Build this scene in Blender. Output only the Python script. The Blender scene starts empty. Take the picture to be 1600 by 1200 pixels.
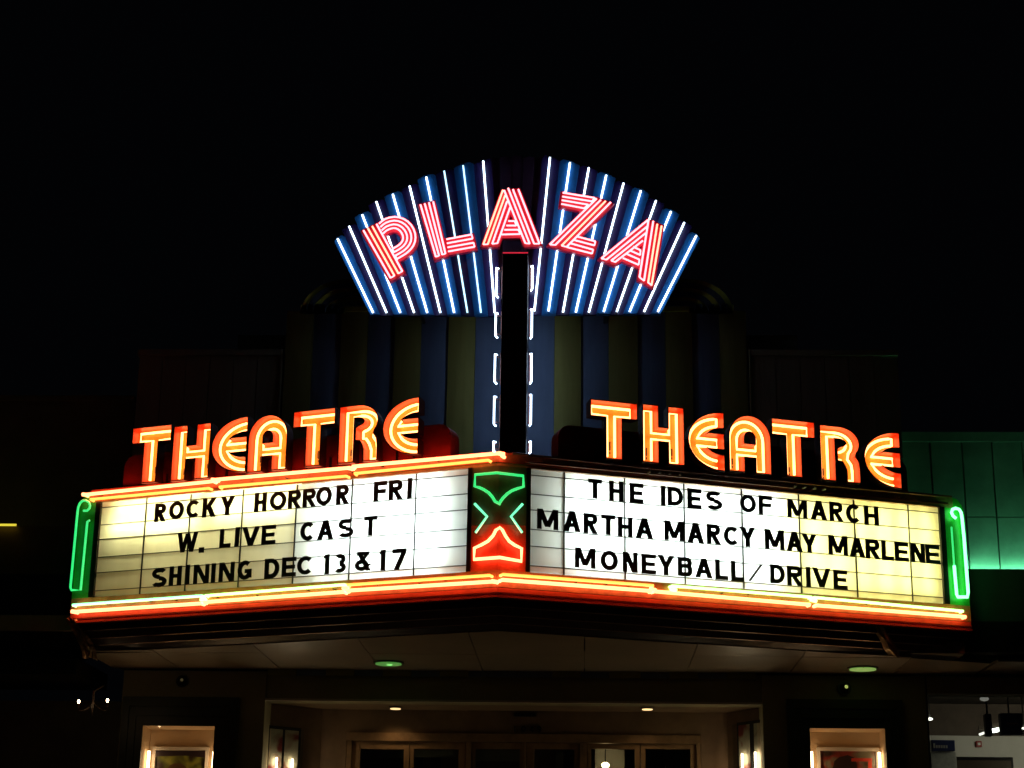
import bpy, math, random
from mathutils import Vector, Matrix
from mathutils.geometry import tessellate_polygon
random.seed(7)
SC = bpy.context.scene
COL = SC.collection

# ------------------------------------------------------------------ camera, night sky, exposure
CAM = Vector((0.68773, -14.0, 1.6))
CR = Vector((0.99918472, 0.03811437, 0.01331134))
CU = Vector((-0.0013638, -0.2976631, 0.95467001))
CF = Vector((-0.04034894, 0.95390984, 0.29736844))
FPX = 2765.1                                  # focal length in pixels of the 1600 px wide photograph
cd = bpy.data.cameras.new('camera'); cam = bpy.data.objects.new('camera', cd); COL.objects.link(cam)
cd.sensor_width = 36.0; cd.lens = 36.0 * FPX / 1600.0; cd.clip_start = .1; cd.clip_end = 500
cam.matrix_world = Matrix(((CR.x, CU.x, -CF.x, CAM.x), (CR.y, CU.y, -CF.y, CAM.y), (CR.z, CU.z, -CF.z, CAM.z), (0, 0, 0, 1)))
SC.camera = cam
w = bpy.data.worlds.new('World'); SC.world = w; w.use_nodes = True
wb = w.node_tree.nodes['Background']
wb.inputs[0].default_value = (.6, .7, 1.0, 1); wb.inputs[1].default_value = .0010   # black night sky, a trace of town glow
SC.view_settings.view_transform = 'Standard'; SC.view_settings.look = 'None'
SC.view_settings.exposure = 0; SC.view_settings.gamma = 1; SC.view_settings.use_curve_mapping = False
SC.render.engine = 'CYCLES'
cy = SC.cycles
cy.use_denoising = True
cy.max_bounces = 8; cy.diffuse_bounces = 4; cy.glossy_bounces = 3; cy.transmission_bounces = 5
cy.sample_clamp_indirect = 3.0; cy.caustics_reflective = False; cy.caustics_refractive = False
try: cy.use_light_tree = True
except Exception: pass

# ------------------------------------------------------------------ object helpers
ORG = {}
def tag(o, label=None, cat=None, group=None, kind=None):
    if label: o['label'] = label
    if cat: o['category'] = cat
    if group: o['group'] = group
    if kind: o['kind'] = kind
    return o
def thing(name, loc, label, cat, group=None):
    o = bpy.data.objects.new(name, None); COL.objects.link(o); o.location = loc; o.empty_display_size = .1
    ORG[o.name] = Vector(loc); tag(o, label, cat, group); return o
class MB:
    """collects geometry in world coordinates, build() links it as ONE mesh object"""
    def __init__(s): s.v = []; s.f = []; s.sm = []
    def add(s, vs, fs, smooth=False):
        k = len(s.v); s.v += [Vector(a) for a in vs]
        for f in fs: s.f.append([k + i for i in f]); s.sm.append(smooth)
        return s
    def hexa(s, p):      # p: 4 bottom + 4 top corners
        return s.add(p, [(3, 2, 1, 0), (4, 5, 6, 7), (0, 1, 5, 4), (1, 2, 6, 5), (2, 3, 7, 6), (3, 0, 4, 7)])
    def box(s, x0, x1, y0, y1, z0, z1):
        return s.hexa([(x0, y0, z0), (x1, y0, z0), (x1, y1, z0), (x0, y1, z0), (x0, y0, z1), (x1, y0, z1), (x1, y1, z1), (x0, y1, z1)])
    def tube(s, pts, r, n=8, closed=False, caps=True):
        pts = [Vector(p) for p in pts]; m = len(pts); rings = []
        ref = None
        for i in range(m):
            if closed: a, b = pts[i - 1], pts[(i + 1) % m]
            else: a, b = pts[max(0, i - 1)], pts[min(m - 1, i + 1)]
            t = (b - a).normalized()
            if ref is None: ref = Vector((0, 0, 1)) if abs(t.z) < .9 else Vector((1, 0, 0))
            e1 = (ref - t * ref.dot(t))
            if e1.length < 1e-5: e1 = t.orthogonal()
            e1.normalize(); e2 = t.cross(e1); ref = e1
            rings.append([pts[i] + (e1 * math.cos(q) + e2 * math.sin(q)) * r for q in [2 * math.pi * j / n for j in range(n)]])
        vs = [v for rg in rings for v in rg]; fs = []
        for i in range(m if closed else m - 1):
            k = (i + 1) % m
            for j in range(n): fs.append((i * n + j, i * n + (j + 1) % n, k * n + (j + 1) % n, k * n + j))
        s.add(vs, fs, True)
        if caps and not closed: s.add(rings[0], [tuple(range(n))[::-1]]); s.add(rings[-1], [tuple(range(n))])
        return s
    def ball(s, c, r, n=10, m=6, sz=1.0):
        c = Vector(c); vs = [c + Vector((0, 0, -r * sz))]
        for i in range(1, m):
            a = -math.pi / 2 + math.pi * i / m
            for j in range(n):
                b = 2 * math.pi * j / n; vs.append(c + Vector((r * math.cos(a) * math.cos(b), r * math.cos(a) * math.sin(b), r * sz * math.sin(a))))
        vs.append(c + Vector((0, 0, r * sz))); fs = []
        for j in range(n):
            fs.append((0, 1 + (j + 1) % n, 1 + j)); fs.append((len(vs) - 1, 1 + (m - 2) * n + j, 1 + (m - 2) * n + (j + 1) % n))
            for i in range(m - 2): fs.append((1 + i * n + j, 1 + i * n + (j + 1) % n, 1 + (i + 1) * n + (j + 1) % n, 1 + (i + 1) * n + j))
        return s.add(vs, fs, True)
    def build(s, name, mat, parent=None, loc=None, bevel=0):
        me = bpy.data.meshes.new(name); o = bpy.data.objects.new(name, me); COL.objects.link(o)
        if parent is not None: org = ORG[parent.name]; o.parent = parent
        else: org = Vector(loc) if loc is not None else Vector((0, 0, 0)); o.location = org
        ORG[o.name] = org
        me.from_pydata([v - org for v in s.v], [], s.f)
        for p, q in zip(me.polygons, s.sm): p.use_smooth = q
        me.materials.append(mat); me.update()
        if bevel:
            b = o.modifiers.new('bevel', 'BEVEL'); b.width = bevel; b.segments = 2; b.limit_method = 'ANGLE'
        return o

class Plane:
    """vertical plane: u runs right, z up, n out towards the street"""
    def __init__(s, P0, U):
        s.P = Vector(P0); s.U = Vector(U).normalized(); s.N = Vector((s.U.y, -s.U.x, 0))
    def pt(s, u, z, n=0): return Vector((s.P.x, s.P.y, 0)) + s.U * u + Vector((0, 0, z)) + s.N * n
    def px(s, x, y, n=0):     # photograph pixel -> (u, z) on this plane (real surface, surveyed from the photograph)
        d = CF * FPX + CR * (x - 800) + CU * (600 - y)
        P0 = s.P + s.N * n; t = (P0 - CAM).dot(s.N) / d.dot(s.N); q = CAM + d * t - P0
        return q.dot(s.U), (CAM + d * t).z
    def poly(s, mb, pts, n0, n1):     # convex polygon extruded n0..n1
        m = len(pts); A = [s.pt(u, z, n0) for u, z in pts]; B = [s.pt(u, z, n1) for u, z in pts]
        area = sum(pts[i][0] * pts[(i + 1) % m][1] - pts[(i + 1) % m][0] * pts[i][1] for i in range(m))
        if area < 0: A.reverse(); B.reverse()
        return mb.add(A + B, [tuple(range(m))[::-1], tuple(range(m, 2 * m))] + [(i, (i + 1) % m, m + (i + 1) % m, m + i) for i in range(m)])
    def shape(s, mb, pts, n0, n1, holes=()):   # any simple polygon, extruded
        loops = [list(pts)] + [list(h) for h in holes]
        flat = [p for l in loops for p in l]
        tri = tessellate_polygon([[Vector((p[0], p[1], 0)) for p in l] for l in loops]); m = len(flat)
        V = [s.pt(u, z, n0) for u, z in flat] + [s.pt(u, z, n1) for u, z in flat]; F = []
        for t in tri:
            a, b, c = [Vector(flat[i]) for i in t]
            if (b - a).cross(c - a) < 0: t = (t[0], t[2], t[1])
            F.append((t[0] + m, t[1] + m, t[2] + m)); F.append((t[2], t[1], t[0]))
        k = 0
        for l in loops:
            ar = sum(l[i][0] * l[(i + 1) % len(l)][1] - l[(i + 1) % len(l)][0] * l[i][1] for i in range(len(l)))
            for i in range(len(l)):
                a, b = k + i, k + (i + 1) % len(l)
                outer = (l is loops[0])
                F.append((a, b, m + b, m + a) if (ar > 0) == outer else (b, a, m + a, m + b))
            k += len(l)
        return mb.add(V, F)
    def box(s, mb, u0, u1, z0, z1, n0, n1): return s.poly(mb, [(u0, z0), (u1, z0), (u1, z1), (u0, z1)], n0, n1)
AL = 0.35003
LP = Plane((0, 0, 0), (math.cos(AL), -math.sin(AL), 0))
RP = Plane((0, 0, 0), (math.cos(AL), math.sin(AL), 0))
def FP(y): return Plane((0, y, 0), (1, 0, 0))

# ------------------------------------------------------------------ materials
def nt(name):
    m = bpy.data.materials.new(name); m.use_nodes = True; t = m.node_tree
    return m, t, t.nodes['Principled BSDF']
def paint(name, c, rough=.5, metal=0, var=.35, scale=3.0, bump=.0, bscale=40, c2=None, spec=.5, streak=False):
    m, t, b = nt(name); N = t.nodes; L = t.links
    tc = N.new('ShaderNodeTexCoord'); mp = N.new('ShaderNodeMapping'); L.new(tc.outputs['Object'], mp.inputs[0])
    if streak: mp.inputs['Scale'].default_value = (1, 1, .18)
    n1 = N.new('ShaderNodeTexNoise'); n1.inputs['Scale'].default_value = scale; n1.inputs['Detail'].default_value = 7; n1.inputs['Roughness'].default_value = .65
    L.new(mp.outputs[0], n1.inputs['Vector'])
    r = N.new('ShaderNodeValToRGB'); e = r.color_ramp.elements
    d = c2 if c2 else tuple(x * (1 - var) for x in c)
    e[0].position = .35; e[0].color = (*d, 1); e[1].position = .65; e[1].color = (*c, 1)
    L.new(n1.outputs['Fac'], r.inputs[0]); L.new(r.outputs[0], b.inputs['Base Color'])
    b.inputs['Roughness'].default_value = rough; b.inputs['Metallic'].default_value = metal
    b.inputs['Specular IOR Level'].default_value = spec
    if bump:
        n2 = N.new('ShaderNodeTexNoise'); n2.inputs['Scale'].default_value = bscale; n2.inputs['Detail'].default_value = 4
        L.new(mp.outputs[0], n2.inputs['Vector']); bp = N.new('ShaderNodeBump'); bp.inputs['Strength'].default_value = bump; bp.inputs['Distance'].default_value = .02
        L.new(n2.outputs['Fac'], bp.inputs['Height']); L.new(bp.outputs[0], b.inputs['Normal'])
    return m
def glow(name, c, s=1.0):
    m, t, b = nt(name); b.inputs['Base Color'].default_value = (.8, .8, .8, 1)
    b.inputs['Emission Color'].default_value = (*c, 1); b.inputs['Emission Strength'].default_value = s
    return m
def acrylic(name, c):
    """milky sign panel: light from the lamps behind comes through it"""
    m, t, b = nt(name); N = t.nodes; L = t.links
    tr = N.new('ShaderNodeBsdfTranslucent'); mx = N.new('ShaderNodeMixShader')
    tc = N.new('ShaderNodeTexCoord'); mp = N.new('ShaderNodeMapping'); mp.inputs['Scale'].default_value = (1, 1, .25); L.new(tc.outputs['Object'], mp.inputs[0])
    n1 = N.new('ShaderNodeTexNoise'); n1.inputs['Scale'].default_value = 4; n1.inputs['Detail'].default_value = 5; L.new(mp.outputs[0], n1.inputs['Vector'])
    r = N.new('ShaderNodeValToRGB'); e = r.color_ramp.elements
    e[0].position = .3; e[0].color = (*[x * .86 for x in c], 1); e[1].position = .62; e[1].color = (*c, 1)
    L.new(n1.outputs['Fac'], r.inputs[0]); L.new(r.outputs[0], tr.inputs['Color']); L.new(r.outputs[0], b.inputs['Base Color'])
    b.inputs['Roughness'].default_value = .22; mx.inputs[0].default_value = .72
    L.new(b.outputs[0], mx.inputs[1]); L.new(tr.outputs[0], mx.inputs[2]); L.new(mx.outputs[0], N['Material Output'].inputs[0])
    return m
def glass(name, c=(.9, .95, .95), mixv=.12):
    m, t, b = nt(name); N = t.nodes; L = t.links
    tr = N.new('ShaderNodeBsdfTransparent'); tr.inputs[0].default_value = (*c, 1); g = N.new('ShaderNodeBsdfGlossy'); g.inputs['Roughness'].default_value = .03
    mx = N.new('ShaderNodeMixShader'); mx.inputs[0].default_value = mixv; L.new(tr.outputs[0], mx.inputs[1]); L.new(g.outputs[0], mx.inputs[2]); L.new(mx.outputs[0], N['Material Output'].inputs[0])
    return m

M = dict(
    cream=paint('cream_enamel', (.42, .22, .08), .4, var=.45, scale=9, bump=.15),
    redband=paint('orange_red_enamel_and_glow', (.50, .085, .03), .4, var=.35, scale=7, bump=.12),  # own red of the fascia; elsewhere red neon glow put into the colour
    canout=paint('unlit_can_outside', (.03, .003, .003), .5),  # outer sides blackened as if unlit, shade put into the colour
    greenp=paint('green_glow_enamel', (.04, .42, .05), .35, var=.3, scale=8),  # green neon glow on the end blocks put into the paint
    cpdark=paint('dark_olive_centre_panel', (.13, .11, .05), .45, var=.4, scale=9, bump=.12),
    trim=paint('maroon_trim', (.16, .035, .02), .3, var=.4, scale=8),
    board=paint('red_board', (.27, .014, .01), .45, var=.4, scale=5, bump=.1),
    boxin=paint('white_box_interior', (.32, .32, .30), .7, var=.1),
    black=paint('black_letter', (.012, .01, .01), .45, var=.3),
    blackmetal=paint('black_metal', (.012, .011, .010), .3, metal=0, var=.3, bump=.05),
    rail=paint('dark_letter_rail', (.05, .05, .045), .5),
    stripm=paint('dark_fascia_strip', (.03, .014, .010), .28, var=.5, bump=.08),
    bead=paint('polished_bead', (.6, .4, .3), .3, metal=.9),
    canback=paint('lit_yellow_can_back', (.62, .40, .05), .45, var=.25, scale=14, bump=.1),  # strong tube light on the can back put into its yellow
    canwall=paint('halo_orange_can_wall', (.80, .10, .03), .4, var=.2, scale=12),  # weaker light on the walls and the red halo put into the colour
    redplate=paint('halo_red_letter_plate', (.42, .004, .045), .4, var=.25, scale=9),  # brighter red carries the halo of the pink tubes
    bluefin=paint('blue_fin', (.010, .145, .44), .42, var=.3, scale=5),
    darkfin=paint('indigo_fin', (.014, .005, .075), .45, var=.3, scale=5),
    midfin=paint('plum_centre_panel', (.030, .012, .045), .5, var=.3, scale=5),
    pylon=paint('dark_maroon_pylon', (.012, .003, .003), .6, var=.3),
    yellow=paint('mustard_flute', (.36, .33, .09), .75, var=.3, scale=3, bump=.1, streak=True),
    blue=paint('slate_blue_flute', (.19, .26, .44), .7, var=.3, scale=3, bump=.1, streak=True),
    ringy=paint('mustard_arch_ring', (.75, .66, .07), .6),
    ringb=paint('navy_arch_ring', (.05, .06, .10), .6),
    wing=paint('brown_cement_panel', (.38, .34, .24), .85, var=.3, scale=2, bump=.25, streak=True),
    conc=paint('grey_concrete_panel', (.50, .52, .48), .75, var=.3, scale=3.2, bump=.12, bscale=9),
    darkwall=paint('dark_stucco', (.22, .20, .15), .8, bump=.3),
    pier=paint('olive_pier_stucco', (.32, .30, .18), .8, var=.2, bump=.15),
    soffit=paint('soffit_sheet', (.27, .23, .17), .38, var=.25, scale=1.2, bump=.04),
    bronze=paint('bronze_frame', (.10, .075, .05), .4, metal=.2),
    wood=paint('door_frame_wood', (.30, .19, .10), .45, var=.3, scale=10),
    inner=paint('lobby_back_wall', (.24, .16, .09), .8),
    white=paint('white_wall', (.75, .73, .66), .8, var=.08),
    navy=paint('navy_sign', (.02, .03, .09), .4),
    red=paint('red_enamel', (.5, .03, .02), .4),
    asphalt=paint('asphalt', (.05, .05, .05), .85, bump=.5, bscale=120),
    pave=paint('pavement_slab', (.3, .29, .27), .8, bump=.3, bscale=60),
    bark=paint('bark', (.10, .07, .05), .9, bump=.5),
    cap=paint('porcelain_cap', (.8, .78, .7), .3),
    deadtube=paint('unlit_tube_glass', (.35, .14, .11), .15, var=.1),
    greyframe=paint('poster_frame_aluminium', (.6, .55, .48), .4, var=.1),
    casewall=paint('display_case_interior', (.62, .47, .30), .8, var=.1),
    caseframe=paint('dark_green_case_frame', (.05, .062, .04), .4),
    panelw=acrylic('milky_panel', (.92, .93, .90)),
    panely=acrylic('warm_lit_milky_panel', (.95, .92, .78)),  # yellowish tint carries the warm tubes' light in the panel colour
    pane=glass('door_glass'), casepane=glass('case_glass', mixv=.04),
    n_red=glow('orange_neon', (8, 1.25, .5)), n_letter=glow('letter_neon', (6.5, 2.3, .70)),
    n_yel=glow('dim_orange_neon', (3.0, .95, .14)),
    n_pink=glow('pink_neon', (4.0, .92, 1.05)), n_pinkw=glow('warm_pink_neon', (4.0, .95, .62)),
    n_bracket=glow('bracket_neon', (5.0, 6.8, 9)), n_white=glow('white_neon', (3.2, 4.2, 5.2)), n_white2=glow('dim_white_neon', (.95, 1.7, 2.2)),
    n_green=glow('green_neon', (.03, .95, .22)), n_green2=glow('bright_green_neon', (.7, 5.0, 1.4)), n_mint=glow('mint_neon', (.25, 1.6, .75)),
    n_mint2=glow('mint_rail_neon', (.7, 3.4, 1.2)), n_railgreen=glow('rail_green_neon', (1.5, 4.6, .9)),
    f_cool=glow('cool_fluorescent', (23.5, 28, 27)), f_warm=glow('warm_fluorescent', (26, 25.5, 12.5)), f_dim=glow('old_fluorescent', (1.1, 1.1, .62)), f_yel=glow('yellow_fluorescent', (27, 26.5, 9.5)),
)
# ------------------------------------------------------------------ ground
tag(MB().box(-60, 60, -60, 60, -.30, 0 - .12).build('ground', M['asphalt']), kind='structure')
mb = MB().box(-14, 14, -3.0, 2.0, -.12, 0); tag(mb.build('pavement', M['pave']), kind='structure')

# ------------------------------------------------------------------ marquee
Z0, Z1 = 4.4036, 5.2627                  # milky panel bottom and top
UI, UOL, UOR = .271, 3.8665, 4.0741      # inner edge, outer edges left and right
ZB, ZT = 4.195, 5.364
ENDL, ENDR = 4.10, 4.33
mq = thing('marquee', (0, 0, 3.96), 'V-shaped lit theatre marquee with two white letter boards and neon rails', 'marquee')
def ufn(pl): return -1 if pl is LP else 1
for pl, UO, END in ((LP, UOL, ENDL), (RP, UOR, ENDR)):
    sg = ufn(pl); S = lambda a, b: (min(sg * a, sg * b), max(sg * a, sg * b))
    # casing bands, butted end to end (mitred at the nose)
    def mitre(n0, n1, z0, z1, uo, mat, name):
        P = [pl.pt(n0 * math.tan(AL / 1.0) * 0, 0, 0)]
        # nose mitre: at offset n the meeting line is at u = -n*tan(AL) * sg
        a0, a1 = -n0 * math.tan(AL) * -sg * -1, -n1 * math.tan(AL) * -sg * -1
        q = lambda u, z, n: pl.pt(u, z, n)
        c = [q(a0, z0, n0), q(sg * uo, z0, n0), q(sg * uo, z0, n1), q(a1, z0, n1), q(a0, z1, n0), q(sg * uo, z1, n0), q(sg * uo, z1, n1), q(a1, z1, n1)]
        if sg < 0: c = [c[1], c[0], c[3], c[2], c[5], c[4], c[7], c[6]]
        c = [c[3], c[2], c[1], c[0], c[7], c[6], c[5], c[4]]
        return MB().hexa(c).build(name, mat, mq)
    mitre(-.34, 0, Z1 + .004, ZT, END - .11, M['cream'], 'top_band')
    mitre(-.34, 0, 4.262, Z0 - .004, END, M['cream'], 'bottom_band')
    mitre(-.34, -.002, ZB, 4.258, END, M['redband'], 'lower_band')
    mitre(-.34, .010, ZT, ZT + .014, END - .12, M['redband'], 'top_moulding')  # red edge, also standing in for the rail tubes' halo
    mitre(-.34, .02, ZB - .018, ZB, END, M['redband'], 'bottom_moulding')
    mitre(-.30, .012, ZB + .014, ZB + .026, END, M['trim'], 'band_seam')
    mitre(-.30, .008, ZT - .07, ZT - .062, END - .15, M['redband'], 'band_seam')
    # centre and end uprights
    mb = MB(); c0, c1 = S(0.0, UI - .035)
    mitre(-.34, 0, 4.782, Z1 + .004, UI - .036, M['cpdark'], 'centre_panel')
    mitre(-.34, -.001, Z0 - .004, 4.779, UI - .036, M['redband'], 'centre_panel')  # lower half reddened to carry the orange crest's glow
    a, b = S(UI - .036, UI); pl.box(mb, a, b, Z0 - .004, Z1 + .004, -.34, .014)
    mb.build('centre_mullion', M['blackmetal'], mq)
    mb = MB(); a, b = S(UO, UO + .05); pl.box(mb, a, b, Z0 - .004, Z1 + .004, -.34, .014); mb.build('end_mullion', M['blackmetal'], mq)
    # end block, rounded top outer corner
    mb = MB(); pts = [(sg * (UO + .05), Z0 - .004), (sg * END, Z0 - .004), (sg * END, ZT - .16)]
    for k in range(1, 6):
        q = k / 5 * math.pi / 2; pts.append((sg * (END - .11 + .11 * math.cos(q)), ZT - .16 + .16 * math.sin(q)))
    pts += [(sg * (END - .11), Z1 + .004), (sg * (UO + .05), Z1 + .004)]
    pl.shape(mb, pts, -.34, 0); mb.build('end_block', M['greenp'] , mq)
    # light box interior
    mb = MB(); a, b = S(UI, UO)
    pl.box(mb, a, b, Z0, Z1, -.34, -.33); mb.build('box_back', M['boxin'], mq)
    # milky panels: a column between two joints, split at the letter rails
    if sg < 0: jx = [(223, 855), (293, 847), (375.5, 841), (460, 834), (547, 827), (647.7, 818)]
    else: jx = [(882, 817), (977, 824), (1070, 831.6), (1161, 840), (1250.7, 848), (1337.7, 856.6), (1423, 864.5)]
    us = sorted([pl.px(x, y)[0] for x, y in jx] + [a, b])
    fr = [0, .06, .245, .40, .588, .75, .938, 1]
    zs = [Z1 - (Z1 - Z0) * f for f in fr]
    for i in range(len(us) - 1):
        warm = (us[i] + us[i + 1]) / 2
        yel = (warm < pl.px(475, 830)[0]) if sg < 0 else (warm > pl.px(1235, 830)[0])
        for k in range(len(zs) - 1):
            mb = MB(); tz = random.uniform(-.0015, .0015)
            a_, b_, c_, d_ = us[i] + .003, us[i + 1] - .003, zs[k + 1] + .002, zs[k] - .002; f_ = -.011 + tz; g_ = -.019 + tz
            q = [(a_, c_), (b_, c_), (b_, d_), (a_, d_)]    # face sheet with folded-back edges
            mb.add([pl.pt(u, z, f_) for u, z in q] + [pl.pt(u, z, g_) for u, z in q], [(0, 1, 2, 3)] + [(j, 4 + j, 4 + (j + 1) % 4, (j + 1) % 4) for j in range(4)])
            mb.build('sign_panel', M['panely'] if yel else M['panelw'], mq)
    for u in us[1:-1]:
        mb = MB(); pl.box(mb, u - .0055, u + .0055, Z0, Z1, -.022, -.004); mb.build('panel_joint', M['rail'], mq)
    for z in zs[1:-1]:
        mb = MB(); pl.box(mb, a + .002, b - .002, z - .003, z + .003, -.010, -.001); mb.build('letter_rail', M['rail'], mq)
    # fluorescent tubes in the box
    def ftube(x0, y0, x1, y1, mat, n=-.10, r=.015):
        u0, z0 = pl.px(x0, y0, n); u1, z1 = pl.px(x1, y1, n)
        MB().tube([pl.pt(u0, z0, n), pl.pt(u1, z1, n)], r).build('fluorescent_tube', mat, mq)
    if sg < 0:
        for x in (518, 553, 588, 623, 658, 686):
            t = (x - 150) / 580; ftube(x, 795 - 50 * t, x - 4, 922 - 36 * t, M['f_cool'])
        for (yl, yr, x0, x1, m_) in ((800, 775, 190, 320, M['f_warm']), (775, 764, 335, 470, M['f_warm']), (829, 817, 180, 318, M['f_warm']), (806, 795, 340, 470, M['f_warm']), (860, 852, 250, 460, M['f_dim']), (893, 880, 225, 455, M['f_dim'])):
            ftube(x0, yl, x1, yr, m_, r=.014 if m_ is M['f_warm'] else .010)
    else:
        for x in (898, 936, 974, 1012, 1050, 1088, 1126, 1164, 1196):
            t = (x - 830) / 640; ftube(x, 745 + 60 * t, x + 5, 887 + 50 * t, M['f_cool'])
        for x in (1228, 1264, 1300, 1336, 1372, 1406, 1438):
            t = (x - 830) / 640; ftube(x, 745 + 60 * t, x + 6, 885 + 50 * t, M['f_yel'], r=.0095)
        ftube(846, 785, 848, 880, M['f_dim'], r=.009)
# casing behind: roof, back, underside closure
mb = MB()
eL, eR = LP.pt(-ENDL, 0, -.34), RP.pt(ENDR, 0, -.34); nn = LP.pt(0, 0, 0) + Vector((0, .34 / math.cos(AL) + .002, 0))
for z0, z1 in ((4.10, 5.355),):
    pts = [(eL.x, eL.y), (nn.x, nn.y), (eR.x, eR.y), (eR.x, 2.59), (eL.x, 2.59)]
    b_ = [(x, y, z0) for x, y in pts]; t_ = [(x, y, z1) for x, y in pts]
    mb.add(b_ + t_, [(4, 3, 2, 1, 0), (5, 6, 7, 8, 9)] + [(i, (i + 1) % 5, 5 + (i + 1) % 5, 5 + i) for i in range(5)])
mb.build('casing', M['darkwall'], mq)
# dark stepped fascia below the boards, three bright beads
def vee(y, z, ex): # left end, nose, right end at setback y
    l = LP.pt(-ENDL + ex, z, -y); r = RP.pt(ENDR - ex, z, -y); return [l, Vector((0, y / math.cos(AL), z)), r]
steps = [(.0, ZB - .024), (.045, 4.115), (.105, 4.055), (.175, 4.005), (.26, 3.965)]
for i in range(4):
    mb = MB(); A = vee(steps[i][0] + .02, steps[i][1] - .004, .02); B = vee(steps[i + 1][0], steps[i][1] - .002 - .008, .02); Cc = vee(steps[i + 1][0], steps[i + 1][1], .02)
    mb.add(A + Cc, [(0, 1, 4, 3), (1, 2, 5, 4)])
    D_ = vee(steps[i + 1][0] + .03, steps[i + 1][1], .02); E_ = vee(steps[i][0] + .05, steps[i][1] - .004, .02)
    mb.build('fascia_strip', M['stripm'], mq)
    if i:
        p = vee(steps[i][0] + .004, steps[i][1] + .001, .02); MB().tube(p, .006, 6).build('bead', M['bead'], mq)
# underside sheets
xs = [-3.74, -3.1, -2.15, -1.2, -.25, .7, 1.65, 2.6, 3.55, 4.3]
def yfront(x): return abs(x) * math.tan(AL) + .27 / math.cos(AL)
for i in range(len(xs) - 1):
    a, b = xs[i] + .004, xs[i + 1] - .004
    for (ya, yb) in ((0, 1.55), (1.558, 2.585)):
        pts = []
        xm = [a] + ([0] if a < 0 < b else []) + [b]
        fr = [(x, max(yfront(x), ya)) for x in xm]
        if min(y for _, y in fr) >= yb - .02: continue
        fr = [(x, min(y, yb - .01)) for x, y in fr]
        pts = fr + [(b, yb), (a, yb)]; m = len(pts); mb = MB()
        dz = random.uniform(-.002, .002)
        V = [(x, y, 3.955 + dz) for x, y in pts] + [(x, y, 3.985) for x, y in pts]
        mb.add(V, [tuple(range(m))[::-1], tuple(range(m, 2 * m))] + [(k, (k + 1) % m, m + (k + 1) % m, m + k) for k in range(m)])
        mb.build('underside_sheet', M['soffit'], mq)
mb = MB(); mb.box(-3.7, 4.0, 1.5, 2.59, 3.987, 4.09); mb.build('underside_frame', M['darkwall'], mq)

# ---- neon rails
def rail(pl, pts, mat, name='rail_tube', r=.015, n=.055, hook=0):
    q = []
    for x, y in pts:
        u, z = pl.px(x, y, n); q.append(pl.pt(u, z, n))
    if hook: # the ends bend back into the housing
        d = (q[0] - q[1]).normalized(); q = [q[0] - pl.N * (n + .0) , q[0] + d * -.004] + q[1:]
        d = (q[-1] - q[-2]).normalized(); q = q + [q[-1] - pl.N * n]
    return MB().tube(q, r, 8).build(name, mat, mq)
R_, G_, Y_ = M['n_red'], M['n_railgreen'], M['n_yel']
for args in [
    (LP, [(132, 773), (333, 752)], R_), (LP, [(337, 749.5), (546, 731)], R_), (LP, [(550, 729), (783, 708), (784, 712)], R_),
    (LP, [(141, 780.5), (326, 763)], Y_), (LP, [(342, 761), (541, 744)], Y_), (LP, [(553, 740), (763, 719)], Y_),
    (LP, [(113, 945.5), (315, 931)], M['n_mint2']), (LP, [(320, 931), (538, 913.5)], G_), (LP, [(542, 914), (765, 899)], Y_),
    (LP, [(116, 956), (314, 943)], R_), (LP, [(318, 941), (537, 925)], R_), (LP, [(541, 923), (773, 908.5)], R_),
    (RP, [(785, 897.5), (1021, 915)], Y_), (RP, [(1050, 915.5), (1268, 933)], G_), (RP, [(1272, 933.5), (1505, 955)], G_),
    (RP, [(784, 906), (1018, 923.5)], R_), (RP, [(1022, 924), (1266, 945)], R_), (RP, [(1276, 946), (1509, 964)], R_),
]: rail(*args, r=.0155 if args[2] is R_ else .012, hook=1)
# unlit upper right rail
rail(RP, [(800, 708), (1012, 731)], M['deadtube'], r=.010); rail(RP, [(1016, 731.5), (1240, 753)], M['deadtube'], r=.010); rail(RP, [(1244, 754), (1470, 775)], M['deadtube'], r=.010)
rail(RP, [(822, 722), (1010, 739.5)], M['deadtube'], r=.009); rail(RP, [(1014, 740), (1240, 762)], M['deadtube'], r=.009)
for x0, x1, y0, y1 in ((1016, 1064, 736.5, 741), (1243, 1289, 759.5, 764)):
    for k in range(4):
        t = k / 3; u, z = RP.px(x0 + (x1 - x0) * t - (0 if x0 > 1100 else 0), y0 + (y1 - y0) * t, .05)
        mb = MB(); mb.tube([RP.pt(u, z, 0), RP.pt(u, z, .045)], .008, 8); mb.ball(RP.pt(u, z, .05), .011); mb.build('electrode_cap', M['cap'], mq)
# bright joints where tubes meet
for pl, x, y, m_ in ((LP, 335, 750, R_), (LP, 549, 732, R_), (LP, 318, 937, G_), (LP, 540, 919, R_), (RP, 1020, 921, R_), (RP, 1052, 921, G_), (RP, 1271, 938, G_), (LP, 783, 709, R_), (LP, 773, 909, R_), (LP, 133, 773, R_), (LP, 116, 956, R_)):
    u, z = pl.px(x, y, .05); p = pl.pt(u, z, .05); MB().tube([p - pl.U * .028 + Vector((0, 0, .006)), p + pl.U * .028 - Vector((0, 0, .006))], .017, 8).build('tube_joint', m_, mq)
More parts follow.
